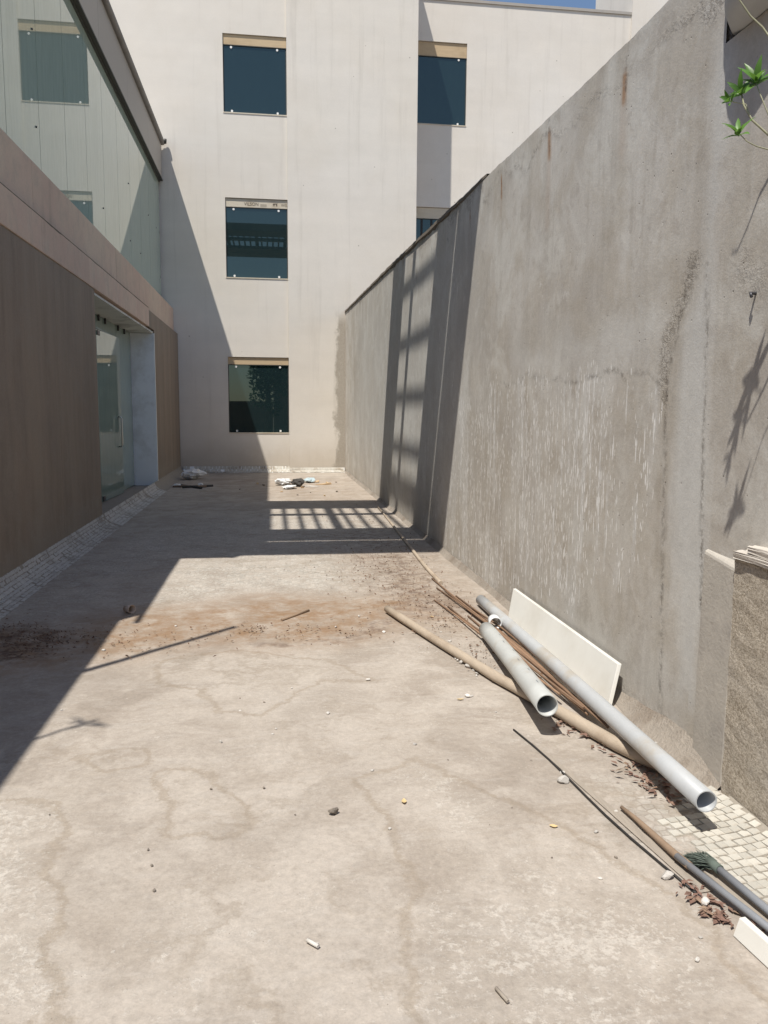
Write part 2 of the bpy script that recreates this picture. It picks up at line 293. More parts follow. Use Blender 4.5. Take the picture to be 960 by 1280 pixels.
MAT = dict(
    floor=mat_floor(), wall=mat_concrete_wall(),
    plaster=mat_plaster('cream_plaster', (0.705, 0.660, 0.600), (0.67, 0.605, 0.52)),
    plaster2=mat_plaster('cream_plaster_high', (0.725, 0.685, 0.635), (0.68, 0.62, 0.545), False),
    clad=mat_cladding(), pink=mat_pink(),
    darkmortar=simple('dark_weathered_mortar', (0.135, 0.112, 0.088), 0.95, 0.3, 9, 0.6, 0.01),
    backing=simple('dark_joint_mortar', (0.05, 0.042, 0.035), 0.95),
    greyplaster=simple('grey_soffit_plaster', (0.62, 0.62, 0.57), 0.9, 0.12, 4, 0.3, dirt=((0.10, 0.10, 0.09), 0.5)),
    whitepaint=simple('white_paint', (0.84, 0.86, 0.87), 0.7, 0.05, 5, 0.15, dirt=((0.42, 0.40, 0.36), 0.35)),
    strip_glass=mat_glass('greenish_strip_glass', (0.40, 0.475, 0.40), 1.95, 0.008, 0.05, (0.90, 1.0, 0.92)),
    door_glass=mat_glass('door_glass', (0.26, 0.33, 0.295), 1.85, 0.01, 0.03, (0.88, 1.0, 0.93)),
    win_glass=mat_glass('tinted_window_glass', (0.012, 0.024, 0.027), 1.80, 0.01, 0.02, (0.86, 1.0, 0.93)),
    fascia=simple('grey_fascia_panel', (0.37, 0.34, 0.305), 0.5, 0.10, 2.0, 0.1, streak=(3, 3, 0.5), rnd=0.03),
    fascia_dark=simple('dark_trim', (0.055, 0.054, 0.048), 0.6, 0.2, 6, 0.2),
    gutter=simple('weathered_grey_gutter', (0.20, 0.19, 0.18), 0.6, 0.2, 6, 0.2, dirt=((0.10, 0.08, 0.06), 0.5)),
    steel=simple('brushed_steel', (0.52, 0.52, 0.50), 0.32, 0.06, 20, 0.05, metal=1.0),
    sill=simple('stone_sill', (0.30, 0.255, 0.22), 0.85, 0.2, 8, 0.4),
    ply=simple('plywood_lintel', (0.52, 0.395, 0.25), 0.8, 0.16, 3, 0.2, streak=(1.2, 5, 9), dirt=((0.30, 0.20, 0.11), 0.5)),
    palebd=simple('pale_printed_board', (0.60, 0.535, 0.43), 0.8, 0.10, 5, 0.15, streak=(1, 4, 6), dirt=((0.42, 0.33, 0.22), 0.5)),
    ink=simple('faded_print', (0.10, 0.075, 0.055), 0.9, 0.3, 40, 0.0),
    clip=simple('white_glass_clip', (0.80, 0.80, 0.78), 0.4, 0.03, 9, 0.0),
    tile=simple('broken_white_tile', (0.50, 0.475, 0.42), 0.75, 0.16, 14, 0.3, dirt=((0.34, 0.29, 0.23), 0.95), rnd=0.13),
    tile_old=simple('dusty_tile_chips', (0.53, 0.51, 0.48), 0.75, 0.18, 9, 0.3, dirt=((0.27, 0.235, 0.20), 0.9)),
    grout=simple('grey_grout', (0.30, 0.268, 0.225), 0.95, 0.22, 14, 0.5),
    fillet=simple('rough_cement_fillet', (0.30, 0.262, 0.222), 0.95, 0.25, 10, 0.8, 0.012, dirt=((0.19, 0.15, 0.115), 0.7)),
    pvc=simple('white_grey_plastic_pipe', (0.445, 0.458, 0.468), 0.45, 0.07, 7, 0.1, 0.002, dirt=((0.40, 0.355, 0.29), 0.75)),
    pvc2=simple('pale_plastic_pipe', (0.48, 0.49, 0.475), 0.5, 0.08, 7, 0.1, 0.002, dirt=((0.38, 0.335, 0.27), 0.85)),
    pipe_grey=simple('grey_conduit', (0.235, 0.245, 0.265), 0.5, 0.12, 9, 0.1, dirt=((0.33, 0.30, 0.27), 0.6)),
    bamboo=simple('weathered_pole_wood', (0.43, 0.355, 0.275), 0.75, 0.18, 7, 0.3, 0.004, streak=(9, 0.7, 9), dirt=((0.26, 0.19, 0.13), 0.6)),
    stick=simple('dry_stick', (0.27, 0.19, 0.13), 0.85, 0.25, 10, 0.3, 0.003),
    rust=simple('rusty_steel', (0.25, 0.155, 0.098), 0.8, 0.3, 15, 0.4, 0.003, rnd=0.2),
    marble=simple('white_marble', (0.70, 0.685, 0.64), 0.55, 0.05, 3.0, 0.08, 0.002, dirt=((0.56, 0.52, 0.45), 0.55)),
    plank=simple('grey_weathered_wood', (0.34, 0.295, 0.245), 0.9, 0.25, 6, 0.4, 0.003, streak=(14, 0.8, 14)),
    black=simple('black_strip', (0.028, 0.026, 0.025), 0.6, 0.2, 10, 0.1),
    bristle=simple('green_grey_bristles', (0.115, 0.142, 0.120), 0.8, 0.3, 30, 0.2, streak=(30, 2, 30)),
    planter=simple('rough_cast_render', (0.335, 0.285, 0.225), 0.97, 0.25, 9, 0.6, 0.01),
    slabstone=simple('pale_stone_slab', (0.55, 0.505, 0.45), 0.85, 0.16, 9, 0.4, 0.006, dirt=((0.36, 0.31, 0.26), 0.6)),
    creamplas=simple('cream_mortar', (0.47, 0.435, 0.385), 0.9, 0.16, 8, 0.4, 0.006, dirt=((0.36, 0.33, 0.30), 0.7)),
    tank=simple('grey_tank_plastic', (0.46, 0.465, 0.46), 0.6, 0.08, 5, 0.08),
    soil=simple('dry_soil', (0.16, 0.11, 0.075), 0.98, 0.3, 14, 1.0, 0.02),
    ground=simple('dusty_ground', (0.27, 0.22, 0.165), 0.98, 0.25, 1.2, 0.5, 0.02),
    pebble=simple('mortar_lump', (0.56, 0.53, 0.49), 0.92, 0.2, 30, 0.5, 0.004, rnd=0.18),
    stone=simple('grey_brown_stone', (0.25, 0.215, 0.18), 0.92, 0.25, 25, 0.5, 0.004, rnd=0.2),
    yellow=simple('dry_yellow_leaf', (0.56, 0.42, 0.22), 0.8, 0.2, 20, 0.1, rnd=0.15),
    redleaf=simple('dry_red_leaf', (0.20, 0.118, 0.090), 0.85, 0.5, 45, 0.1, dirt=((0.30, 0.22, 0.15), 0.8)),
    brownleaf=simple('dry_brown_litter', (0.155, 0.088, 0.055), 0.9, 0.35, 9, 0.1),
    plastic=simple('white_plastic_bag', (0.70, 0.71, 0.71), 0.45, 0.08, 8, 0.2),
    blueplastic=simple('pale_blue_plastic', (0.46, 0.56, 0.60), 0.5, 0.1, 8, 0.2),
    darkcloth=simple('dark_rag', (0.06, 0.055, 0.05), 0.9, 0.3, 12, 0.3),
    card=simple('faded_cardboard', (0.50, 0.36, 0.22), 0.9, 0.15, 9, 0.2),
    cup=simple('tan_paper_cup', (0.52, 0.43, 0.35), 0.7, 0.12, 12, 0.1),
    steelpaint=simple('grey_painted_steel', (0.20, 0.20, 0.20), 0.55, 0.1, 6, 0.1),
    bark=simple('tree_bark', (0.13, 0.09, 0.06), 0.95, 0.3, 6, 0.8, 0.03),
    stem=simple('pale_green_stem', (0.34, 0.33, 0.22), 0.7, 0.15, 20, 0.1),
    hook=simple('dark_metal_hook', (0.10, 0.10, 0.11), 0.45, 0.1, 10, 0.1, metal=0.6),
    whitepot=simple('whitewashed_pipe', (0.50, 0.48, 0.43), 0.75, 0.07, 6, 0.2, dirt=((0.45, 0.42, 0.37), 0.6)),
)
def mat_leaf(name, c, c2, trans):
    s = NT(name, 0.42)
    v = s.hsv(s.mix(s.noise(9, 3), c, c2), s.val(s.rand(), 0.55, 1.25))
    s.done(v); s.b.inputs['Specular IOR Level'].default_value = 0.5
    tr = s.n('ShaderNodeBsdfTranslucent'); s.put(tr.inputs[0], s.mix(0.5, v, trans))
    mx = s.n('ShaderNodeMixShader'); mx.inputs[0].default_value = 0.35
    s.t.links.new(s.b.outputs[0], mx.inputs[1]); s.t.links.new(tr.outputs[0], mx.inputs[2])
    s.t.links.new(mx.outputs[0], s.t.nodes['Material Output'].inputs[0]); return s.m
MAT['leaf'] = mat_leaf('fresh_green_leaf', (0.075, 0.175, 0.03), (0.14, 0.29, 0.05), (0.26, 0.48, 0.08))
MAT['treeleaf'] = mat_leaf('tree_foliage', (0.035, 0.075, 0.02), (0.06, 0.11, 0.03), (0.1, 0.2, 0.04))
def mat_rail_glass():
    s = NT('tinted_guard_glass', 0.02); s.done((0.2, 0.28, 0.25))
    tr = s.n('ShaderNodeBsdfTransparent'); tr.inputs[0].default_value = (0.62, 0.70, 0.66, 1)
    gl = s.n('ShaderNodeBsdfGlossy'); gl.inputs['Roughness'].default_value = 0.02
    fr = s.n('ShaderNodeFresnel'); mx = s.n('ShaderNodeMixShader')
    s.t.links.new(fr.outputs[0], mx.inputs[0]); s.t.links.new(tr.outputs[0], mx.inputs[1]); s.t.links.new(gl.outputs[0], mx.inputs[2])
    s.t.links.new(mx.outputs[0], s.t.nodes['Material Output'].inputs[0]); return s.m
MAT['railglass'] = mat_rail_glass()
def mat_planter():
    s = NT('dragged_rough_render', 0.97)
    v = s.mapv((1, 1, 1), rot=(0.5, 0, 0))
    g = s.noise(1.0, 5, 0.75, s.mapv((105, 95, 115))); f = s.noise(70, 4, 0.8); b = s.noise(3, 4, 0.6)
    drag = s.noise(1.0, 3, 0.6, s.mapv((60, 30, 70)))
    col = s.mix(s.ramp(g, 0.35, 0.62), (0.27, 0.225, 0.172), (0.54, 0.475, 0.39))
    col = s.mix(s.mul(s.ramp(b, 0.4, 0.7), 0.4), col, (0.48, 0.445, 0.40))
    col = s.mix(s.mul(s.ramp(drag, 0.60, 0.72), 0.15), col, (0.20, 0.165, 0.125))
    s.bump(s.add(g, s.add(s.mul(f, 0.5), s.mul(drag, -0.25))), 0.8, 0.008)
    s.b.inputs['Specular IOR Level'].default_value = 0.15
    return s.done(col)
MAT['planter'] = mat_planter()

# ------------------------------------------------------------------ object helpers
def tag(o, label=None, cat=None, group=None, kind=None):
    if label: o['label'] = label
    if cat: o['category'] = cat
    if group: o['group'] = group
    if kind: o['kind'] = kind
    return o
def thing(name, label, cat, loc=(0, 0, 0), group=None):
    o = bpy.data.objects.new(name, None); COL.objects.link(o); o.location = loc
    o.empty_display_size = 0.1
    return tag(o, label, cat, group)
class MB:
    def __init__(s): s.v = []; s.f = []; s.sm = []
    def box(s, x0, x1, y0, y1, z0, z1):
        b = len(s.v)
        s.v += [(x0, y0, z0), (x1, y0, z0), (x1, y1, z0), (x0, y1, z0), (x0, y0, z1), (x1, y0, z1), (x1, y1, z1), (x0, y1, z1)]
        s.f += [[b+i for i in q] for q in ((0, 3, 2, 1), (4, 5, 6, 7), (0, 1, 5, 4), (1, 2, 6, 5), (2, 3, 7, 6), (3, 0, 4, 7))]
        return s
    def hexa(s, pts):
        b = len(s.v); s.v += [tuple(p) for p in pts]
        s.f += [[b+i for i in q] for q in ((0, 3, 2, 1), (4, 5, 6, 7), (0, 1, 5, 4), (1, 2, 6, 5), (2, 3, 7, 6), (3, 0, 4, 7))]
        return s
    def quad(s, a, b_, c, d):
        b = len(s.v); s.v += [tuple(a), tuple(b_), tuple(c), tuple(d)]; s.f.append([b, b+1, b+2, b+3]); return s
    def poly(s, pts):
        b = len(s.v); s.v += [tuple(p) for p in pts]; s.f.append(list(range(b, b+len(pts)))); return s
    def tube(s, pts, rad, n=12, cap=True, wall=0.0):
        pts = [Vector(p) for p in pts]; k = len(pts)
        if not isinstance(rad, (list, tuple)): rad = [rad]*k
        prev = None; rings = []
        for i in range(k):
            t = (pts[min(i+1, k-1)]-pts[max(i-1, 0)]).normalized()
            if prev is None:
                a = Vector((0, 0, 1)) if abs(t.z) < 0.9 else Vector((1, 0, 0))
                nrm = (a - t*a.dot(t)).normalized()
            else: nrm = (prev - t*prev.dot(t)).normalized()
            prev = nrm; bn = t.cross(nrm)
            rings.append((pts[i], nrm, bn, rad[i]))
        def ring(c, nr, bn, r):
            b = len(s.v)
            for j in range(n):
                a = 2*math.pi*j/n; s.v.append(tuple(c + nr*(r*math.cos(a)) + bn*(r*math.sin(a))))
            return b
        bs = [ring(*q) for q in rings]
        for i in range(k-1):
            for j in range(n):
                s.f.append([bs[i]+j, bs[i]+(j+1) % n, bs[i+1]+(j+1) % n, bs[i+1]+j]); s.sm.append(len(s.f)-1)
        if wall:
            bi = [ring(c, nr, bn, r-wall) for c, nr, bn, r in rings]
            for i in range(k-1):
                for j in range(n):
                    s.f.append([bi[i]+(j+1) % n, bi[i]+j, bi[i+1]+j, bi[i+1]+(j+1) % n]); s.sm.append(len(s.f)-1)
            for j in range(n):
                s.f.append([bs[0]+(j+1) % n, bs[0]+j, bi[0]+j, bi[0]+(j+1) % n])
                s.f.append([bs[-1]+j, bs[-1]+(j+1) % n, bi[-1]+(j+1) % n, bi[-1]+j])
        elif cap:
            s.f.append([bs[0]+j for j in range(n)][::-1]); s.f.append([bs[-1]+j for j in range(n)])
        return s
    def lathe(s, prof, c=(0, 0, 0), n=24):
        bs = []
        for r_, z in prof:
            bs.append(len(s.v))
            for j in range(n):
                a = 2*math.pi*j/n; s.v.append((c[0]+r_*math.cos(a), c[1]+r_*math.sin(a), c[2]+z))
        for i in range(len(prof)-1):
            for j in range(n):
                s.f.append([bs[i]+j, bs[i]+(j+1) % n, bs[i+1]+(j+1) % n, bs[i+1]+j]); s.sm.append(len(s.f)-1)
        return s
    def build(s, name, mat, parent=None, bevel=0.0, loc=None):
        me = bpy.data.meshes.new(name); me.from_pydata(s.v, [], s.f)
        sm = np.zeros(len(s.f), bool); sm[s.sm] = True
        me.polygons.foreach_set('use_smooth', sm)
        me.materials.append(MAT[mat] if isinstance(mat, str) else mat); me.update()
        o = bpy.data.objects.new(name, me); COL.objects.link(o)
        if parent: 
            o.parent = parent
            o.location = -Vector(parent.location) if parent.parent is None else Vector((0, 0, 0))
        if loc is not None: o.location = loc
        if bevel:
            bm = o.modifiers.new('bevel', 'BEVEL'); bm.width = bevel; bm.segments = 2; bm.limit_method = 'ANGLE'
        return o
def box(name, mat, parent, x0, x1, y0, y1, z0, z1, bevel=0.0): return MB().box(x0, x1, y0, y1, z0, z1).build(name, mat, parent, bevel)

# value noise for painted masks
class VN:
    def __init__(s, seed): s.g = np.random.default_rng(seed).random((256, 256))
    def at(s, x, y):
        xi = np.floor(x).astype(int); yi = np.floor(y).astype(int); fx = x-xi; fy = y-yi
        fx = fx*fx*(3-2*fx); fy = fy*fy*(3-2*fy); g = s.g
        a = g[xi % 256, yi % 256]; b = g[(xi+1) % 256, yi % 256]; c = g[xi % 256, (yi+1) % 256]; d = g[(xi+1) % 256, (yi+1) % 256]
        return (a*(1-fx)+b*fx)*(1-fy)+(c*(1-fx)+d*fx)*fy
    def fbm(s, x, y, o=4):
        r = 0; w = 0.5
        for i in range(o): r = r+w*s.at(x*2**i+13.7*i, y*2**i+5.1*i); w *= 0.5
        return r
vn = VN(3); vn2 = VN(11)
def seg_dist(P, Q, a, b):
    ax, ay = a; dx, dy = b[0]-ax, b[1]-ay; L = dx*dx+dy*dy+1e-9
    t = np.clip(((P-ax)*dx+(Q-ay)*dy)/L, 0, 1)
    return np.hypot(P-ax-t*dx, Q-ay-t*dy)
def line_mask(P, Q, pts, w, soft=0.6):
    d = np.full(P.shape, 1e9)
    for a, b in zip(pts[:-1], pts[1:]): d = np.minimum(d, seg_dist(P, Q, a, b))
    return np.clip(1-(d-w*(1-soft))/(w*soft*2+1e-9), 0, 1)
def poly_mask(P, Q, pts, soft):
    ins = np.zeros(P.shape, bool); n = len(pts); d = np.full(P.shape, 1e9)
    for i in range(n):
        (x0, y0), (x1, y1) = pts[i], pts[(i+1) % n]
        c = ((y0 > Q) != (y1 > Q)) & (P < (x1-x0)*(Q-y0)/((y1-y0) if y1 != y0 else 1e-9)+x0)
        ins ^= c; d = np.minimum(d, seg_dist(P, Q, (x0, y0), (x1, y1)))
    return np.clip(0.5+np.where(ins, d, -d)/(2*soft), 0, 1)
def grid_sheet(name, us, vs_, fn, mat, masks, parent=None):
    U, V = np.meshgrid(us, vs_, indexing='ij'); co = fn(U, V).reshape(-1, 3)
    nu, nv = len(us), len(vs_); idx = np.arange(nu*nv).reshape(nu, nv)
    f = np.stack([idx[:-1, :-1], idx[1:, :-1], idx[1:, 1:], idx[:-1, 1:]], -1).reshape(-1, 4)
    me = bpy.data.meshes.new(name); me.from_pydata(co.tolist(), [], f.tolist())
    for nm, (r, g, b) in masks.items():
        at = me.color_attributes.new(nm, 'FLOAT_COLOR', 'POINT')
        c = np.ones((nu*nv, 4), np.float32)
        for i, ch in enumerate((r, g, b)): c[:, i] = np.broadcast_to(ch, U.shape).reshape(-1)
        at.data.foreach_set('color', c.reshape(-1))
    me.polygons.foreach_set('use_smooth', np.ones(len(f), bool))
    me.materials.append(MAT[mat]); me.update()
    o = bpy.data.objects.new(name, me); COL.objects.link(o)
    if parent: o.parent = parent
    return o

# ================================================================== the setting
g = MB().quad((-900, -900, -0.06), (900, -900, -0.06), (900, 900, -0.06), (-900, 900, -0.06)).build('ground', 'ground')
tag(g, kind='structure')

# ---- terrace floor
WX = 1.82                                    # face of the boundary wall
us = np.arange(-2.62, WX+0.021, 0.04); vs_ = np.concatenate([np.arange(-3, 1.4, 0.2), np.arange(1.4, 8, 0.04), np.arange(8, 20.08, 0.08)])
U, V = np.meshgrid(us, vs_, indexing='ij')
wu = U+0.28*(vn.fbm(U*2.1, V*2.1)-0.47); wv_ = V+0.5*(vn2.fbm(U*1.7+9, V*1.7)-0.47)
def F2(*pts): return [tuple(fl(x, y)[:2]) for x, y in pts]
mo = np.zeros(U.shape)
mo = np.maximum(mo, poly_mask(wu, wv_, F2((-200, 1010), (50, 1000), (60, 1130), (45, 1275), (-200, 1280)), 0.14))
mo = np.maximum(mo, 0.85*poly_mask(wu, wv_, F2((520, 1110), (640, 1050), (860, 1140), (960, 1280), (520, 1280)), 0.25))
mo = np.maximum(mo, 0.9*poly_mask(wu, wv_, F2((215, 702), (550, 696), (540, 740), (300, 745), (190, 755)), 0.35))
mo = np.maximum(mo, 0.9*poly_mask(wu, wv_, F2((140, 665), (330, 640), (520, 655), (540, 700), (215, 705), (60, 765), (0, 780)), 0.6))
mo = np.maximum(mo, 0.9*poly_mask(wu, wv_, F2((830, 1010), (905, 985), (1010, 1100), (960, 1130), (840, 1060)), 0.10))
mo = np.maximum(mo, 0.5*line_mask(wu, wv_, F2((470, 940), (560, 1000), (620, 1080)), 0.16))
mo = np.maximum(mo, np.clip((vn.fbm(U*0.9+3, V*0.9)-0.5)*2.2, 0, 0.42))
fr = 0.85*poly_mask(wu, wv_, F2((215, 702), (550, 696), (540, 735), (300, 740), (190, 755)), 0.45)
fr = np.maximum(fr, 0.8*poly_mask(wu, wv_, F2((140, 665), (330, 640), (520, 655), (540, 700), (215, 705), (60, 765), (0, 780)), 0.7))
fr = np.maximum(fr, 0.9*poly_mask(wu, wv_, F2((760, 985), (880, 1000), (1010, 1100), (960, 1130), (800, 1050)), 0.15))
fr = np.maximum(fr, 0.16*poly_mask(wu, wv_, F2((-200, 1010), (40, 1000), (50, 1130), (35, 1275), (-200, 1280)), 0.15))
ru = 0.95*poly_mask(wu, wv_, F2((60, 800), (160, 762), (330, 748), (520, 742), (560, 762), (420, 800), (250, 806), (110, 830)), 0.30)
ru = np.maximum(ru, 1.0*poly_mask(wu, wv_, F2((-60, 785), (60, 785), (110, 812), (60, 840), (-60, 850)), 0.2))
ru = np.maximum(ru, 0.5*poly_mask(wu, wv_, F2((430, 690), (540, 690), (620, 790), (500, 780)), 0.3))
ru = np.maximum(ru, 0.35*poly_mask(wu, wv_, F2((300, 600), (434, 600), (470, 630), (330, 625)), 0.9))
dk = 0.95*poly_mask(wu, wv_, F2((-60, 792), (60, 780), (95, 806), (30, 832), (-60, 840)), 0.12)
dk = np.maximum(dk, 0.7*poly_mask(wu, wv_, F2((440, 695), (520, 690), (585, 760), (500, 765)), 0.25))
dk = np.maximum(dk, 0.6*line_mask(wu, wv_, F2((330, 800), (430, 795), (500, 770)), 0.06))
dk = np.maximum(dk, 0.55*poly_mask(wu, wv_, F2((480, 650), (540, 690), (440, 690), (400, 668)), 0.4))
pa = poly_mask(wu, wv_, F2((80, 1010), (300, 830), (470, 830), (480, 1000), (420, 1280), (80, 1280)), 0.3)
wl = np.zeros(U.shape)                       # dried puddles: soft fields whose half-way contour becomes the tide mark
for pl in ([(-260, 1000), (75, 1003), (85, 1040), (60, 1080), (72, 1150), (55, 1200), (80, 1285), (-260, 1290)],
           [(200, 825), (195, 855), (250, 860), (275, 890), (330, 893), (400, 850), (470, 852), (415, 826), (300, 812)],
           [(440, 975), (470, 1000), (505, 1050), (515, 1110), (508, 1160), (520, 1290), (980, 1290), (880, 1150), (700, 1030), (520, 950)],
           [(195, 962), (215, 1042), (300, 1046), (310, 1010), (250, 958)], [(100, 945), (120, 965), (190, 955), (180, 935)]):
    wl = np.maximum(wl, poly_mask(U+0.05*(vn2.fbm(U*5, V*5)-0.47), V, F2(*pl), 0.30))
Zf = 0.010*(vn2.fbm(U*1.3, V*1.3)-0.5)
floor = grid_sheet('terrace_floor', us, vs_, lambda a, b: np.stack([a, b, np.minimum(0.0, Zf-0.002)], -1), 'floor', {'mask': (mo, ru, pa), 'mask2': (dk, wl, fr)})
tag(floor, kind='structure')

# ---- the row of broken white tiles by the planter: each tile one piece of the floor
def chip_mesh(name, seed, sx, sy, h=0.004):
    r = random.Random(seed); n = r.choice([4, 4, 4, 5])
    if n == 4: base = [(-.5, -.5), (.5, -.5), (.5, .5), (-.5, .5)]
    else: base = [(-.5, -.5), (.5, -.5), (.52, .2), (.1, .52), (-.5, .45)]
    base = [((x+r.uniform(-.07, .07))*sx, (y+r.uniform(-.07, .07))*sy) for x, y in base]
    m = MB(); k = len(base)
    m.v = [(x, y, -0.006) for x, y in base]+[(x*.93, y*.93, h) for x, y in base]
    m.f = [list(range(k, 2*k))]+[[i, (i+1) % k, k+(i+1) % k, k+i] for i in range(k)]
    me = bpy.data.meshes.new(name); me.from_pydata(m.v, [], m.f); me.materials.append(MAT['tile']); return me
chips = [chip_mesh('tile', i, 0.0375, 0.0375) for i in range(12)]
ang = math.radians(8)
edge_poly = [tuple(p) for p in F2((838, 1030), (880, 990), (906, 986), (1010, 1090), (1010, 1150), (925, 1115), (900, 1090), (868, 1058))]
cnt = 0
for i in range(-16, 16):
    for j in range(-18, 40):
        x0, y0 = i*0.0395+(0.016 if j % 2 else 0)*0.5, j*0.0395
        x = 1.56+x0*math.cos(ang)-y0*math.sin(ang)*0.4; y = 2.15+x0*math.sin(ang)+y0
        if x > 1.752 or y < 1.85: continue
        inside = poly_mask(np.array([x]), np.array([y]), edge_poly, 0.05)[0]
        if rng.random() > inside*1.25-0.1 or cnt >= 300: continue
        t = bpy.data.objects.new('tile', rng.choice(chips)); COL.objects.link(t); t.parent = floor
        lift = max(0.0, (x-1.62))**2*0.9
        t.location = (x+rng.uniform(-.003, .003), y+rng.uniform(-.003, .003), 0.003+lift-0.004*(1-inside))
        t.rotation_euler = (rng.uniform(-.02, .02), -min(0.3, (x-1.62)*1.8 if x > 1.62 else 0)+rng.uniform(-.02, .02), ang+rng.uniform(-.06, .06))
        cnt += 1
# grout bed that curves up to the planter under those tiles
m = MB()
for k, y in enumerate(np.arange(1.5, 2.86, 0.08)):
    pts = [(xx, y, max(0.0, xx-1.62)**2*0.9-0.001) for xx in (1.58, 1.63, 1.67, 1.71, 1.765)]
    b = len(m.v); m.v += pts
    if k:
        for q in range(4): m.f.append([b-5+q, b-5+q+1, b+q+1, b+q]); m.sm.append(len(m.f)-1)
gb = m.build('grout_bed', 'grout', floor)

# ---- mosaic cove along the left building and along the back building (far pieces, joined)
def cove(name, profile, along, length, pitch, mat, parent, seed, rows):
    """profile: list of (offset, z); along(t, off, z) -> point"""
    r = random.Random(seed); m = MB()
    P = [Vector((a, 0, b)) for a, b in profile]
    L = [0]
    for a, b in zip(P[:-1], P[1:]): L.append(L[-1]+(b-a).length)
    def at(sv):
        sv = max(0, min(L[-1], sv))
        for i in range(len(L)-1):
            if sv <= L[i+1]+1e-9:
                t = (sv-L[i])/(L[i+1]-L[i]); q = P[i].lerp(P[i+1], t); d = (P[i+1]-P[i]).normalized(); return q, Vector((-d.z, 0, d.x))
        return P[-1], Vector((0, 0, 1))
    ps = L[-1]/rows; t = 0.0; j = 0
    while t < length:
        w = pitch*r.uniform(0.8, 1.25)
        for i in range(rows):
            if r.random() < 0.06: continue
            off = (i % 2)*pitch*0.5
            a0, a1 = i*ps+0.004, (i+1)*ps-0.004
            c = []
            for (tt, ss) in ((t+0.004, a0), (t+w-0.004, a0), (t+w-0.004, a1), (t+0.004, a1)):
                tt += off+r.uniform(-.006, .006); ss += r.uniform(-.005, .005)
                q, nn = at(ss); lift = r.uniform(0.003, 0.009)
                c.append((along(tt, q.x, q.z), along(tt, q.x+nn.x*lift, q.z+nn.z*lift)))
            m.hexa([x[0] for x in c]+[x[1] for x in c])
        t += w
    o = m.build(name, mat, parent); tag(o, kind='stuff'); return o

# ================================================================== left building
LX = -2.16
lb = thing('glazed_building', 'long two-storey building with brown stone wall, pink band and glass strip above', 'building', (-2.6, 8, 0))
box('body', 'backing', lb, -8, -2.64, -3, 19.97, -0.05, 3.78)
box('core_wall', 'backing', lb, -2.64, LX-0.042, -3, 10.70, -0.05, 2.987)
box('core_wall', 'pink', lb, -2.64, -2.282, -3, 10.70, 2.988, 3.78)
box('band_core', 'pink', lb, -2.28, LX-0.062, -3, 10.719, 2.99, 3.318)
box('core_wall', 'backing', lb, -2.64, LX-0.042, 15.96, 19.97, -0.05, 3.30)
box('core_wall', 'backing', lb, -2.64, -2.282, 15.96, 19.97, 3.30, 3.78)
box('upper_body', 'backing', lb, -8, -2.66, 6.9, 19.97, 3.78, 6.74)
box('roof_terrace', 'sill', lb, -8, -2.26, -3, 6.9, 3.782, 3.80)
rs = box('roof_slab', 'fascia', lb, -8, -2.475, 5.65, 19.965, 6.75, 7.50)
# cladding
def slabs(y0, y1, z0, z1, w, face):
    y = y0; k = 0
    while y < y1-0.05:
        ww = min(w*rng.uniform(0.96, 1.04), y1-y)
        if y1-(y+ww) < 0.3: ww = y1-y
        dx = rng.uniform(-0.001, 0.001)
        box('stone_slab', 'clad', lb, face-0.036, face+dx, y+0.0006, y+ww-0.0006, z0, z1, 0.001)
        y += ww; k += 1
slabs(-3, 10.70, 0.04, 2.985, 1.18, LX)
slabs(15.97, 19.965, 0.04, 3.29, 1.24, LX)
box('stone_return', 'clad', lb, -2.60, LX-0.002, 10.702, 10.725, 0.04, 2.985)
# pink courses
y = -3.0
while y < 15.25:
    w = min(1.9*rng.uniform(0.9, 1.1), 15.30-y)
    if 15.30-(y+w) < 0.4: w = 15.30-y
    box('band_block', 'pink', lb, LX-0.06, LX+0.012+rng.uniform(-.002, .002), y+0.001, y+w-0.001, 2.99, 3.318, 0.006); y += w
box('band_core', 'pink', lb, -2.64, LX-0.062, 10.72, 15.96, 2.96, 3.318)
box('band_end', 'clad', lb, LX-0.06, LX, 15.302, 15.968, 2.99, 3.29)
y = -3.0
while y < 19.9:
    w = min(2.3*rng.uniform(0.9, 1.1), 19.965-y)
    if 19.965-(y+w) < 0.5: w = 19.965-y
    box('band_block', 'pink', lb, -2.60, -2.245+rng.uniform(-.003, .003), y+0.001, y+w-0.001, 3.322, 3.87, 0.006); y += w
m = MB()
for k, yv in enumerate(np.arange(-2.9, 15.28, 0.07)):
    n1 = vn.fbm(np.array([yv*4.0]), np.array([3.5]))[0]-0.47
    b = len(m.v); m.v += [(LX+0.013, yv, 3.311-0.035*max(0, n1)), (LX+0.016, yv, 3.319), (LX+0.006, yv, 3.325+0.01*n1), (-2.246, yv, 3.327)]
    if k:
        for q in range(3): m.f.append([b-4+q, b-4+q+1, b+q+1, b+q])
m.build('band_joint', 'darkmortar', lb)
# upper glass strip: separate panes
seams = [6.9]+[7.43+1.2*k for k in range(0, 11)]
seams = [q for q in seams if q < 19.6]+[19.93]
for a, b in zip(seams[:-1], seams[1:]):
    pn = box('glass_pane', 'strip_glass', lb, -2.512, -2.50, a+0.006, b-0.006, 3.80, 6.74)
    pn.rotation_euler.z = 0
    for zz in (4.55, 5.55):
        if rng.random() < 0.45:
            bolt = MB().tube([(-2.502, b-0.14, zz), (-2.488, b-0.14, zz)], 0.012, 8).build('glass_bolt', 'hook', pn)
            bolt.location = (0, 0, 0)
box('pane_head', 'fascia_dark', lb, -2.53, -2.476, 6.9, 19.96, 6.71, 6.76)
